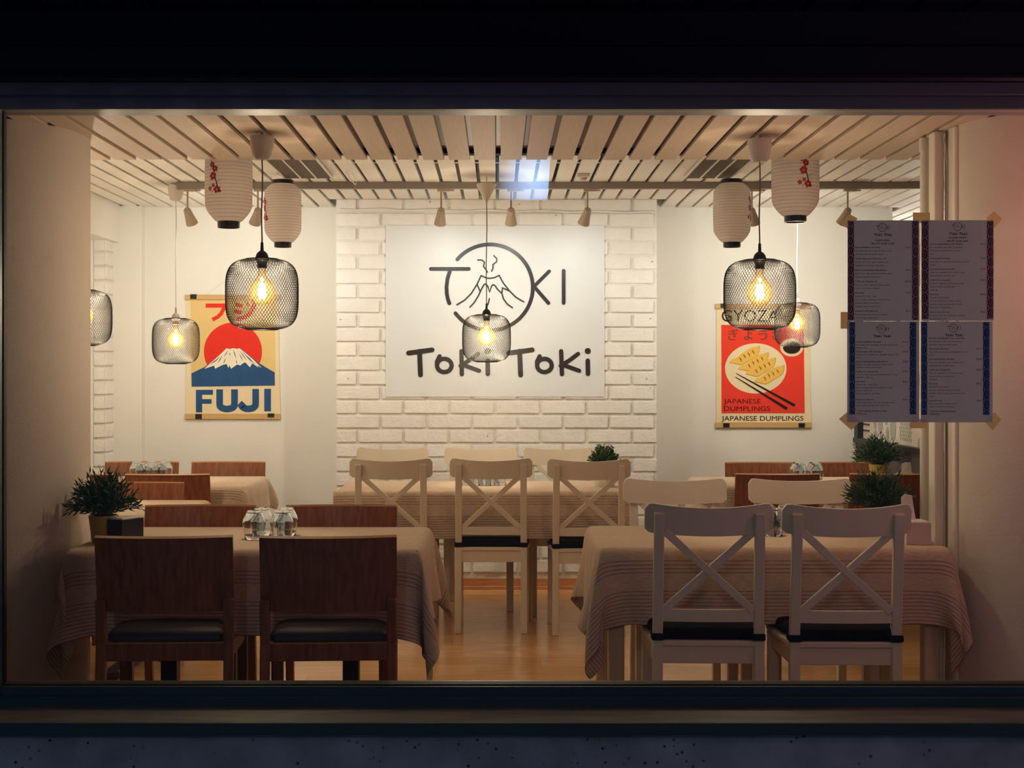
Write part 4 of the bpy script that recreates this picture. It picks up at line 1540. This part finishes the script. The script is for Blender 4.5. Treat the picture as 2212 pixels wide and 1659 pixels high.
# ------------------------------------------------------------------ track with spotlights
Y_TR = 7.98
tag(MB().box(-1.84, 2.75, Y_TR - .018, Y_TR + .018, CEIL - 0.040, CEIL - 0.0005).box(-1.845, -1.825, Y_TR - .02, Y_TR + .02, CEIL - 0.043, CEIL - .0005)
    .build('light_track', 'track_metal', bevel=0.002), 'grey light track running across the ceiling', 'light track')
spots = [(405, 0.22, 'leftmost one, above the hanging white cord lamp'), (557, -0.32, 'second from the left, between two lanterns'),
         (953, -0.10, 'left one above the banner'), (1104, 0.0, 'middle one above the banner'), (1269, -0.25, 'right one above the banner'),
         (1624, 0.28, 'half hidden behind the right lantern'), (1831, -0.30, 'rightmost one, above the taped menus')]
for px_, lean, lb in spots:
    x = PX(px_, Y_TR)
    t = tag(empty('track_spotlight', (x, Y_TR, CEIL - 0.040)), 'white track spotlight, ' + lb, 'spotlight', 'track spotlights')
    MB().box(-.022, .048, -.016, .016, -.014, 0).box(.03, .075, -.008, .008, -.012, -.004).build('adapter', 'spot_metal', t, bevel=0.001)
    MB().tube([(0, 0, -.012), (0, 0, -.128)], 0.0055, 10).build('stem', 'spot_metal', t, smooth=True)
    j = Vector((0, 0, -.128))
    d = Vector((lean, 0.52, -0.82)).normalized()
    MB().lathe([(0.0, -.020), (0.012, -.020), (0.019, -.014), (0.0215, -.002), (0.024, .02), (0.034, .075), (0.0345, .082), (0.032, .082), (0.03, .07), (0.0, .06)], 28, c=j, axis=d).build('head', 'spot_metal', t, smooth=True)
    MB().lathe([(0.0, .022), (0.0135, .022), (0.0145, .018), (0.0145, .0)], 20, c=j + Vector((0, -.006, 0)), axis=(0, -1, .15)).build('joint_knob', 'spot_metal', t, smooth=True)
    p = Vector((x, Y_TR, CEIL - .04)) + j + d * 0.088
    ty = Y_BRICK if 900 < px_ < 1300 else Y_BACK
    mid = 900 < px_ < 1300
    tgt = (x + ({953: -0.3, 1104: 0.0, 1269: 0.3}[px_] if mid else lean * 0.9), ty, 1.5 if mid else 1.62)
    add_light('spot_light', 'SPOT', p, SPOT_W * (0.66 if mid else 1.0), SPOT_C, target=tgt, size=0.025, spot=150, blend=0.9, parent=t)

# ceiling grilles, detector
for (x0, x1, lb) in ((-1.18, -0.92, 'dark ventilation grille in the ceiling, left one'), (1.035, 1.29, 'dark ventilation grille in the ceiling, right one')):
    v = tag(empty('ventilation_grille', ((x0 + x1) / 2, 7.2, CEIL - .012)), lb, 'grille', 'ceiling grilles')
    w = (x1 - x0) / 2
    MB().box(-w, w, -.52, .52, .004, .011).build('backing', 'stage_grille', v)
    for i in range(4):
        xx = -w + 2 * w * i / 3
        MB().box(xx - .004, xx + .004, -.52, .52, -.008, .004).build('bar', 'white_plastic', v)
    for i in range(42):
        yy = -.515 + i * .025
        MB().box(-w, w, yy, yy + .010, -.004, .004).build('louver', 'stage_grille', v)
det = tag(empty('ceiling_sensor', (PX(1260, 7.66), 7.66, CEIL)), 'small white sensor box on the ceiling beside the track', 'sensor')
MB().box(-.035, .035, -.03, .03, -.02, 0).build('base', 'white_plastic', det, bevel=.003)
MB().lathe([(0.0, -.034), (0.018, -.034), (0.022, -.02)], 20).build('lens', 'grey_plastic', det, smooth=True)
# loose cables from the ceiling joints
tag(MB().tube([P(745, 358, 7.5), P(756, 385, 7.62), P(768, 400, 7.7), P(771, 391, 7.72), P(757, 368, 7.62)], 0.003, 6).build('ceiling_cable', 'cord_white', smooth=True),
    'white cable loop dangling from a ceiling joint left of the banner', 'cable')
# added glowing sheet behind the lowered ceiling, standing in for a blue light patch
ac = tag(empty('blue_glow_patch', (PX(1128, 6.2), 6.2, PZ(385, 6.2))), 'added glowing sheet in place of a pale blue light patch below the ceiling', 'panel')
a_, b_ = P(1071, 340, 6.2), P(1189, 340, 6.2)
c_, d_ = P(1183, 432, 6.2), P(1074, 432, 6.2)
MB().prism([a_, b_, c_, d_], (0, 0.002, 0)).build('sheet', 'blue_patch_glow', ac, world=True)
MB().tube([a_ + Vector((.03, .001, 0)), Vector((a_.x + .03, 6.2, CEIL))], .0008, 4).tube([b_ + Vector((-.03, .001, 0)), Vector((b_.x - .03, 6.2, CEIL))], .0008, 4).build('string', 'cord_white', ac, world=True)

# ------------------------------------------------------------------ logo banner
YB = Y_BRICK - 0.0055
banner = tag(empty('logo_banner', (PX(1069, YB), YB, PZ(857, YB))), 'white vinyl banner with black TOKI volcano logo and Toki Toki lettering', 'banner')
mb = MB()
nx, ny = 40, 30
q0, q1 = P(833, 487, YB), P(1306, 857, YB)
vs, fs = [], []
for i in range(nx + 1):
    for j in range(ny + 1):
        vs.append((q0.x + (q1.x - q0.x) * i / nx, YB + 0.0008 * math.sin(i * .7 + j * .3) * math.sin(j * .9), q1.z + (q0.z - q1.z) * j / ny))
for i in range(nx):
    for j in range(ny):
        k = i * (ny + 1) + j
        fs.append((k, k + ny + 1, k + ny + 2, k + 1))
o = mb.add(vs, fs).build('sheet', 'vinyl', banner, smooth=True, world=True)


def zz8(q):
    return (860 + q[0] / 4.88, 500 + q[1] / 4.88)


def logo(pr, sw=1.0):
    """TOKI mark with the volcano in the ring, then the Toki Toki lettering"""
    S = pr.stroke
    S([(345, 395), (745, 395)], 40 * sw)
    S([(547, 412), (520, 500), (510, 590), (514, 660), (525, 715), (540, 758)], 40 * sw)
    a0, a1 = math.atan2(-295, -342), math.atan2(275, -367)
    a1 += 2 * PI if a1 < a0 else 0
    S([(967 + 453 * math.cos(a0 + (a1 - a0) * k / 56), 590 + 453 * math.sin(a0 + (a1 - a0) * k / 56)) for k in range(57)], 40 * sw)
    S([(1592, 420), (1432, 580), (1585, 755)], 38 * sw)
    S([(1745, 415), (1745, 752)], 40 * sw)
    w = 15 * sw
    for pl in ([(620, 772), (700, 725), (770, 655), (830, 560), (875, 465), (930, 490), (970, 494), (1015, 487), (1065, 463), (1110, 545), (1170, 622), (1240, 692), (1325, 742)],
               [(835, 565), (865, 632)], [(757, 798), (800, 752), (845, 680), (880, 605), (905, 560), (925, 552), (945, 580), (965, 638), (985, 575), (1003, 560), (1020, 570), (1050, 612), (1092, 652)],
               [(1170, 625), (1100, 595), (1094, 650), (1110, 710), (1150, 765), (1205, 803)], [(962, 708), (950, 760), (925, 810)],
               [(840, 300), (885, 303), (910, 325), (900, 368), (925, 400), (942, 430)], [(1008, 255), (1040, 285), (1038, 320), (1000, 348), (1000, 390), (985, 418)]):
        S(pl, w)
    w = 52 * sw
    for dx, dy in ((0, 0), (1055, 0)):
        S([(110 + dx, 1282), (358 + dx, 1248)], w)
        S([(226 + dx, 1262), (236 + dx, 1512)], w)
        S([(437 + dx, 1316), (410 + dx, 1372)] + [(487 + dx + 77 * math.cos(a * PI / 14), 1412 + 70 * math.sin(a * PI / 14)) for a in range(14, -15, -1)], 46 * sw)
        S([(668 + dx - (0 if dx == 0 else 5), 1262), (672 + dx, 1504)], 46 * sw)
        S([(842 + dx, 1290), (760 + dx, 1352), (658 + dx, 1416)], 44 * sw)
        S([(700 + dx, 1412), (854 + dx, 1468)], 44 * sw)
        S([(944 + dx, 1362), (946 + dx, 1500)], 48 * sw)
        pr.ellipse((944 + dx, 1260), 32 * sw ** .5, 32 * sw ** .5, 20)


pr = Print(YB - 0.0028, zz8)
logo(pr)
pr.build('logo_print', 'ink', banner)

# ------------------------------------------------------------------ posters


def hanging_poster(name_label, x0, x1, yt, yb_, xc, apex):
    Y = Y_BACK - 0.006
    t = tag(empty('wall_poster', ((PX(x0, Y) + PX(x1, Y)) / 2, Y, PZ(yb_, Y))), name_label, 'poster')
    Print(Y).poly([(x0 + 2, yt + 4), (x1 - 4, yt + 4), (x1 - 3, (yt + yb_) / 2), (x1, yb_ - 3), (x0 + 2, yb_ - 3)]).build('paper', 'poster_cream', t)
    for (a, c) in ((yt, yt + 10.5), (yb_ - 12, yb_)):
        MB().box(PX(x0, Y), PX(x1, Y), Y - .012, Y + .003, PZ(c, Y), PZ(a, Y)).build('hanger_bar', 'hanger_wood', t, bevel=.0015, world=True)
    A = P(apex[0], apex[1], Y)
    l, r = P(xc[0], yt, Y), P(xc[1], yt, Y)
    MB().tube([l, A], .0009, 4).tube([A, r], .0009, 4).build('string', 'grey_plastic', t, world=True)
    return t, Y


def clips(t, Y, spots_):
    for (a, c, ya, yc) in spots_:
        MB().box(PX(a, Y), PX(c, Y), Y - .018, Y + .002, PZ(yc, Y), PZ(ya, Y)).build('clip', 'clip_black', t, bevel=.001, world=True)


Z5 = lambda q: (390 + q[0] / 5.352, 610 + q[1] / 5.352)
t, Y = hanging_poster('red sun mountain poster with blue FUJI lettering on the left back wall', 400, 606, 637, 905.5, (445, 545), (500, 596))
clips(t, Y, [(412, 425.5, 636, 646), (423, 437, 894, 905), (579, 593, 893, 901)])
Print(Y - .0010).poly([(411.5, 648), (594, 648.5), (594.5, 806), (413, 808)]).build('sky_print', 'poster_yellow', t)
Print(Y - .0018).ellipse((503.2, 759.7), 62.8, 62.8, 72).build('sun_print', 'poster_red', t)
kp = Print(Y - .0018, Z5)
kp.stroke([(290, 268), (512, 268)], 48, cap=False).stroke([(512, 245), (500, 300), (470, 360), (430, 400), (368, 432)], [48, 46, 44, 44, 44], cap=False)
kp.stroke([(630, 250), (715, 275)], 42, cap=False).stroke([(618, 330), (705, 352)], 42, cap=False)
kp.stroke([(650, 425), (730, 410), (800, 365), (840, 300), (860, 235)], 46, cap=False).stroke([(765, 232), (795, 275)], 26, cap=False).stroke([(820, 222), (850, 262)], 26, cap=False)
kp.build('kana_print', 'poster_red', t)
Print(Y - .0026, Z5).poly([(125, 1052), (200, 1015), (275, 980), (330, 940), (400, 885), (470, 820), (530, 760), (570, 768), (610, 758), (660, 766), (682, 757), (740, 800), (830, 870), (890, 922), (1000, 990), (1088, 1040), (1090, 1192), (128, 1205)]).build('mountain_print', 'poster_blue', t)
sn = Print(Y - .0034, Z5)
top_ = [(275, 1000), (330, 945), (400, 886), (470, 821), (530, 762), (570, 770), (610, 760), (660, 768), (680, 760), (740, 806), (830, 880), (940, 990)]
bot_ = [(880, 955), (905, 988), (830, 935), (802, 982), (750, 925), (722, 935), (692, 960), (652, 950), (585, 998), (562, 955), (556, 992), (532, 945), (492, 952), (400, 998), (388, 962)]
sn.poly(top_ + bot_)
sn.build('snow_print', 'poster_snow', t)
cr = Print(Y - .0040, Z5)
for (a, c) in [((545, 790), (500, 860)), ((610, 780), (640, 880)), ((640, 900), (650, 940)), ((690, 800), (760, 900)), ((715, 800), (830, 930)), ((480, 850), (430, 930)), ((520, 880), (495, 935)),
               ((680, 830), (720, 910)), ((450, 860), (380, 930)), ((565, 815), (572, 845)), ((740, 830), (860, 945)), ((420, 890), (340, 950))]:
    cr.stroke([a, ((a[0] + c[0]) / 2 + 3, (a[1] + c[1]) / 2), c], [3, 9, 2], cap=False)
cr.build('ridge_print', 'poster_blue', t)
lt = Print(Y - .0014, Z5)
lt.poly([(178, 1242), (178, 1503), (250, 1503), (250, 1242)]).poly([(250, 1242), (250, 1299), (375, 1299), (375, 1242)]).poly([(250, 1350), (250, 1403), (358, 1403), (358, 1350)])
arc_ = [(538 + 86 * math.cos(PI - k * PI / 14), 1414 + 50 * math.sin(k * PI / 14)) for k in range(15)]
lt.stroke([(452, 1237), (452, 1400)] + arc_[1:-1] + [(624, 1400), (624, 1237)], 77, cap=False)
arc_ = [(785 + 82 * math.cos(k * PI / 12), 1412 + 50 * math.sin(k * PI / 12)) for k in range(12)]
lt.stroke([(868, 1232), (868, 1400)] + arc_[1:] + [(735, 1395)], 76, cap=False)
lt.poly([(968, 1230), (968, 1490), (1045, 1490), (1045, 1230)])
lt.build('lettering_print', 'poster_blue', t)

Z6 = lambda q: (1530 + q[0] / 5.53, 640 + q[1] / 5.53)
t, Y = hanging_poster('red dumpling plate poster reading GYOZA and JAPANESE DUMPLINGS on right wall', 1545.5, 1752, 656.5, 924, (1590, 1700), (1645, 618))
clips(t, Y, [(1556, 1567, 656, 665), (1561.5, 1575, 914, 923), (1724, 1737.5, 914, 923)])
Print(Y - .0010, Z6).poly([(155, 342), (1140, 342), (1152, 1398), (158, 1398)]).build('field_print', 'poster_coral', t)
Print(Y - .0018, Z6).ellipse((567, 862), 367, 300, 64).ellipse((997, 612), 137, 108, 48).build('plate_print', 'poster_cream', t)
dm, dl, gb = Print(Y - .0032, Z6), Print(Y - .0026, Z6), Print(Y - .0046, Z6)
shape = [(252, 790), (285, 752), (345, 735), (420, 665), (500, 622), (560, 608), (615, 588), (608, 650), (592, 702), (520, 745), (450, 790), (400, 818), (350, 808), (300, 795)]
for _ in range(2):                                 # soften the corners of the outline
    shape = [p for a, c in zip(shape, shape[1:] + shape[:1]) for p in ((a[0] * .78 + c[0] * .22, a[1] * .78 + c[1] * .22), (a[0] * .22 + c[0] * .78, a[1] * .22 + c[1] * .78))]
for (dx, dy) in ((0, 0), (105, 78), (190, 140), (292, 230)):
    s_ = [(x + dx, y_ + dy) for x, y_ in shape]
    cx_, cy_ = sum(p[0] for p in s_) / len(s_), sum(p[1] for p in s_) / len(s_)
    dm.y -= .0002
    dm.poly(s_)
    dl.poly([(cx_ + (x - cx_) * 1.035, cy_ + (y_ - cy_) * 1.05 + 3) for x, y_ in s_])
    for (gx, gy) in ((385, 755), (432, 718), (485, 695), (537, 668)):
        gb.stroke([(gx + dx - 14, gy + dy - 22), (gx + dx + 2, gy + dy - 4), (gx + dx + 10, gy + dy + 20)], [6, 15, 7])
for pr_, nm, mm in ((dl, 'outline_print', 'dumpling_line'), (dm, 'dumpling_print', 'dumpling'), (gb, 'grill_print', 'grill_brown')):
    pr_.build(nm, mm, t)
Print(Y - .0056, Z6).stroke([(322, 962), (940, 1342)], [8, 34], cap=False).stroke([(333, 921), (1034, 1304)], [8, 32], cap=False).ellipse((997, 612), 105, 74, 40).build('chopstick_print', 'poster_black', t)
Print(Y - .0020, Z6).text('JAPANESE', 185, 1281, h=56, w=440, bold=.004).text('DUMPLINGS', 187, 1369, h=56, w=553, bold=.004).build('lettering_print', 'poster_maroon', t)
Print(Y - .0020, Z6).text('JAPANESE DUMPLINGS', 160, 1486, h=56, w=976, bold=.002).text('GYOZA', 160, 303, h=140, w=680).build('lettering_print', 'poster_black', t)
Print(Y - .0020, Z6).text('ぎ', 238, 518, w=122, h=128, bold=.01).text('ょ', 428, 512, w=100, h=100, bold=.01).text('う', 595, 518, w=110, h=110, bold=.01).text('ざ', 765, 515, w=110, h=125, bold=.01).build('kana_print', 'poster_kana', t)

# ------------------------------------------------------------------ menus taped to the inside of the glass
YM = Y_GLASS + 0.006


def waves(pr_bg, pr_ln, x0, x1, y0, y1, flip):
    """seigaiha border: fans of arcs from both sides of the strip, one side lying over the other"""
    pr_bg.poly([(x0, y0), (x1, y0), (x1, y1), (x0, y1)])
    w = x1 - x0
    step, RM = w * 1.62, w * 0.92
    n = int((y1 - y0) / step) + 2
    near = [(x1 if flip else x0, y0 + k * step) for k in range(n)]
    far = [(x0 if flip else x1, y0 + (k - 0.5) * step) for k in range(n + 1)]
    for lay, cs in ((0, near), (1, far)):
        for cx, cy in cs:
            for q in (0.30, 0.62, 1.0):
                seg = []
                for s in range(19):
                    a = -PI / 2 + PI * s / 18
                    sg = 1 if cx == x0 else -1
                    p = (cx + sg * RM * q * math.cos(a), cy + RM * q * math.sin(a))
                    ok = x0 <= p[0] <= x1 and y0 <= p[1] <= y1
                    if lay:
                        ok = ok and all(math.hypot(p[0] - c[0], p[1] - c[1]) > RM * 1.04 for c in near)
                    if ok:
                        seg.append(p)
                    else:
                        if len(seg) > 1:
                            pr_ln.stroke(seg, 0.95, cap=False)
                        seg = []
                if len(seg) > 1:
                    pr_ln.stroke(seg, 0.95, cap=False)


def menu(x0, x1, y0, y1, bl_, br_, by, bgm, lnm, lx, ly, head, items, label, tx0, tx1, fs=5.0):
    t = tag(empty('menu_sheet', (PX((x0 + x1) / 2, YM), YM, PZ(y1, YM))), label, 'menu', 'menu sheets taped to the window')
    a, c = P(x0, y0, YM), P(x1, y1, YM)
    MB().box(a.x, c.x, YM, YM + .0004, c.z, a.z).build('paper', 'menu_paper', t, world=True)
    pb, pl_2 = Print(YM - .0006), Print(YM - .0010)
    waves(pb, pl_2, bl_[0], bl_[1], by[0], by[1], False)
    waves(pb, pl_2, br_[0], br_[1], by[0], by[1], True)
    pb.build('border_print', bgm, t)
    pl_2.build('wave_print', lnm, t)
    k = 0.0198                                     # logo drawn from the banner's artwork
    lg = Print(YM - .0010, lambda q: (lx + (q[0] - 1057) * k, ly + (q[1] - 590) * k))
    logo(lg, 1.15)
    lg.build('logo_print', 'menu_ink', t)
    pt, ps = Print(YM - .0010), Print(YM - .0010)
    for (s, py, sz) in head:
        pt.text(s, (tx0 + tx1) / 2, py, size=sz, align='CENTER', bold=.012)
    for (py, title, price, lines, gap) in items:
        pt.text(title, tx0, py, size=fs * .92, bold=.012, w=(tx1 - tx0) * (0.84 if price else 0.98))
        if price:
            pt.text(price, tx1, py, size=fs * .92, bold=.012, align='RIGHT')
        for i, s in enumerate(lines):
            ps.text(s, tx0 + .5, py + gap * (i + 1), size=fs * .88, w=(tx1 - tx0) * .98)
    pt.build('title_print', 'menu_ink', t)
    ps.build('text_print', 'menu_ink_soft', t)
    return t


A = lambda zy: 460 + zy / 6.506
B = lambda zy: 680 + zy / 6.506
menu(1831, 1986, 476, 693.6, (1831.8, 1844.8), (1970.2, 1983.6), (478, 691), 'menu_red', 'menu_line_red', 1907.5, 491.5,
     [('Lunch menu', A(395), 6.4), ('Mon-Fri 10.30-15.00', A(443), 6.0)],
     [(A(493), 'Volcano Beef(Sous vide beef)', '€15.9', ['Rice, Napa chili, onsen egg, red onion, spring', 'onion, sesame, dried onion, sauce'], 7.3),
      (A(652), 'Chicken Karay with Toki sauce  14.9', '', ['Chicken (FI), rauda, kimchi, sesame, rice', 'vegetables, dried onion, Toki sauce'], 7.3),
      (A(812), 'Salmon Ochazuke(Sous vide salmon)', '€15.9', ['Salmon, rice, dashi, seaweed, furikake, onion', 'vegetable, sesame, dried onion'], 7.3),
      (A(973), 'Truffle tofu Ochazuke (V)', '€13.9', ['Tofu, rice, dashi, seaweed, furikake, onion', 'sesame, dried onion, truffle oil'], 7.3),
      (A(1132), 'Poke Bowl', '€14.5', ['Chicken (FI) / Tofu / Tuna', 'Rice, cucumber, edamame, carrot, avocado', 'seaweed, pickled, dried onion', 'Teriyaki, mayo or ponzu sauce'], 7.3),
      (A(1388), 'Chicken or tofu udon wok', '€14.5', ['Chicken/tofu, udon, red onion, cabbage', 'Teriyaki sauce, spring onion'], 7.3)],
     'paper menu with dark red borders, upper left of the four on the glass', 1846.5, 1967)
menu(1990.4, 2146.5, 475.6, 693, (1991.2, 2005.8), (2132, 2145.6), (478, 689), 'menu_red', 'menu_line_red', 2070, 489.5,
     [('Lounas menu', A(358), 7.2), ('MA-PE 10.30-15.00', A(408), 5.8)],
     [(A(446), 'Volcano naudanliha(Sous vide naudan)', '€15.9', ['Riisi, naudanliha, chili, sipuli, kananmuna,', 'kevätsipuli, seesaminsiemen, kuivattu', 'sipuli'], 7.1),
      (A(648), 'Toki teriyaki kana katsu', '€14.9', ['Kanaa (FI), riisi, vihannes, seesaminsiemen, Toki', 'kastike'], 7.1),
      (A(798), 'Lohi ochazuke(Sous vide lohi)', '€15.9', ['Lohta, riisi, dashiliemi, nori, furikake, sipuli', 'seesaminsiemen, kuivattu sipuli'], 7.1),
      (A(953), 'Tryffeli tofu ochazuke(V)', '€13.9', ['Tofu, riisi, dashiliemi, nori, furikake, sipuli', 'seesaminsiemen, kuivattu sipuli', 'tryffeliöljy'], 7.1),
      (A(1153), 'Poke bowl', '€14.5', ['Kana(FI)/Tofu/Tonnikala', 'riisi, papu, porkkana, avokado, kurkku,', 'merilevä, retiisi, kuivattu sipuli, Teriyaki', 'majoneesi tai Toki-kastike'], 7.1),
      (A(1402), 'Kana tai tofu udon wok', '€14.5', ['Kana/tofu, udon, kaali, punasipuli, porkkana', 'teriyakikastike, sipuli'], 7.1)],
     'paper menu with dark red borders, upper right of the four on the glass', 2008, 2129)
menu(1830, 1985.6, 694.2, 912, (1834.8, 1847), (1965.3, 1979), (696, 895), 'menu_blue', 'menu_line_blue', 1906, 710.5,
     [],
     [(B(390), 'Volcano Beef(Sous vide beef)', '€17.9', ['Rice, Napa chili, onsen egg, red onion, spring onion,', 'sesame, sauce'], 6.2),
      (B(528), 'Chicken katsu with Toki sauce', '€16.9', ['Chicken (FI), seaweed, rice, vegetable, sesame, Toki', 'sauce'], 6.2),
      (B(667), 'Salmon Ochazuke(Sous vide salmon)', '€18.9', ['Salmon, rice, dashi, seaweed, furikake, onion', 'vegetable, sesame, dried onion'], 6.2),
      (B(808), 'Truffle tofu Ochazuke (V)', '€15.9', ['Tofu, rice, dashi, seaweed, furikake, sesame, onion,', 'edamame, truffle oil'], 6.2),
      (B(948), 'Poke Bowl', '€16.5', ['Chicken (FI) / Tofu / Tuna', 'Rice, cucumber, edamame, pickled, avocado,', 'sesame, dried onion', 'Teriyaki, mayo or Toki sauce'], 6.4),
      (B(1200), 'Chicken or tofu wok', '€16.5', ['Chicken/tofu, udon, red onion, cabbage, carrot,', 'sauce, sesame, spring onion, dried onion'], 6.2),
      (B(1360), '+ 4 kpl Dumpling (Chicken or Vege', '', [], 6), (B(1400), '+ Miso soup', '', [], 6)],
     'paper menu with dark blue borders, lower left of the four on the glass', 1849, 1961)
menu(1989, 2144.5, 694.2, 912.5, (1990.6, 2002.8), (2123.6, 2137.4), (696, 896), 'menu_blue', 'menu_line_blue', 2061, 708.5,
     [],
     [(B(338), 'Volcano naudanliha(Sous vide naudanliha)', '', ['Riisi, naudanliha, chili, sipuli, kananmuna,', 'kevätsipuli, seesaminsiemen, sipulia'], 7.0),
      (B(488), 'Toki teriyaki kana katsu', '€16.9', ['Kanaa (FI), riisi, vihannes, seesaminsiemen, Toki', 'kastike'], 6.6),
      (B(633), 'Lohi ochazuke(Sous vide lohi)', '€18.9', ['Lohta, riisi, dashiliemi, nori, furikake, sipuli', 'seesaminsiemen, kuivattu sipuli'], 6.9),
      (B(783), 'Tryffeli tofu ochazuke(V)', '€15.9', ['Tofu, riisi, dashiliemi, nori, furikake, sipuli,', 'seesaminsiemen, kuivattu sipuli', 'tryffeliöljy'], 6.9),
      (B(977), 'Poke bowl', '€16.5', ['Kana(FI)/Tofu/Tonnikala', 'riisi, papu, porkkana, avokado, kurkku', 'merilevä, retiisi, Teriyaki, majoneesi tai Toki-', 'kastike'], 6.9),
      (B(1215), 'Kana udon wok', '€16.5', ['Kana, udon, kaali, porkkana, sipuli', 'teriyaki, seesaminsiemen, sipuli'], 6.6),
      (B(1365), '+ 4 kpl Gyoza (Kana tai Kasvis)', '', [], 6), (B(1405), '+ Misokeitto', '', [], 6)],
     'paper menu with dark blue borders, lower right of the four on the glass', 2006, 2120)
tapes = [([(1813, 482), (1834, 462), (1853, 472), (1832, 494)], 'strip of masking tape at the top left corner of the menus'),
         ([(1816, 674), (1838, 674), (1838, 710), (1816, 710)], 'strip of masking tape at the left edge of the menus'),
         ([(1812, 905), (1832, 889), (1858, 910), (1839, 929)], 'strip of masking tape at the bottom left corner of the menus'),
         ([(1966, 905), (2003, 905), (2003, 925), (1966, 925)], 'strip of masking tape at the bottom middle of the menus'),
         ([(1972, 459), (2009, 459), (2009, 482), (1972, 482)], 'strip of masking tape at the top middle of the menus'),
         ([(2130, 472), (2147, 456), (2165, 473), (2148, 492)], 'strip of masking tape at the top right corner of the menus'),
         ([(2128, 912), (2148, 890), (2163, 906), (2144, 930)], 'strip of masking tape at the bottom right corner of the menus')]
for pl, lb in tapes:
    tp = MB().prism([P(a, c, YM + .0008) for a, c in pl], (0, .0003, 0)).build('masking_tape', 'masking_tape')
    tag(tp, lb, 'tape', 'tape on the glass')
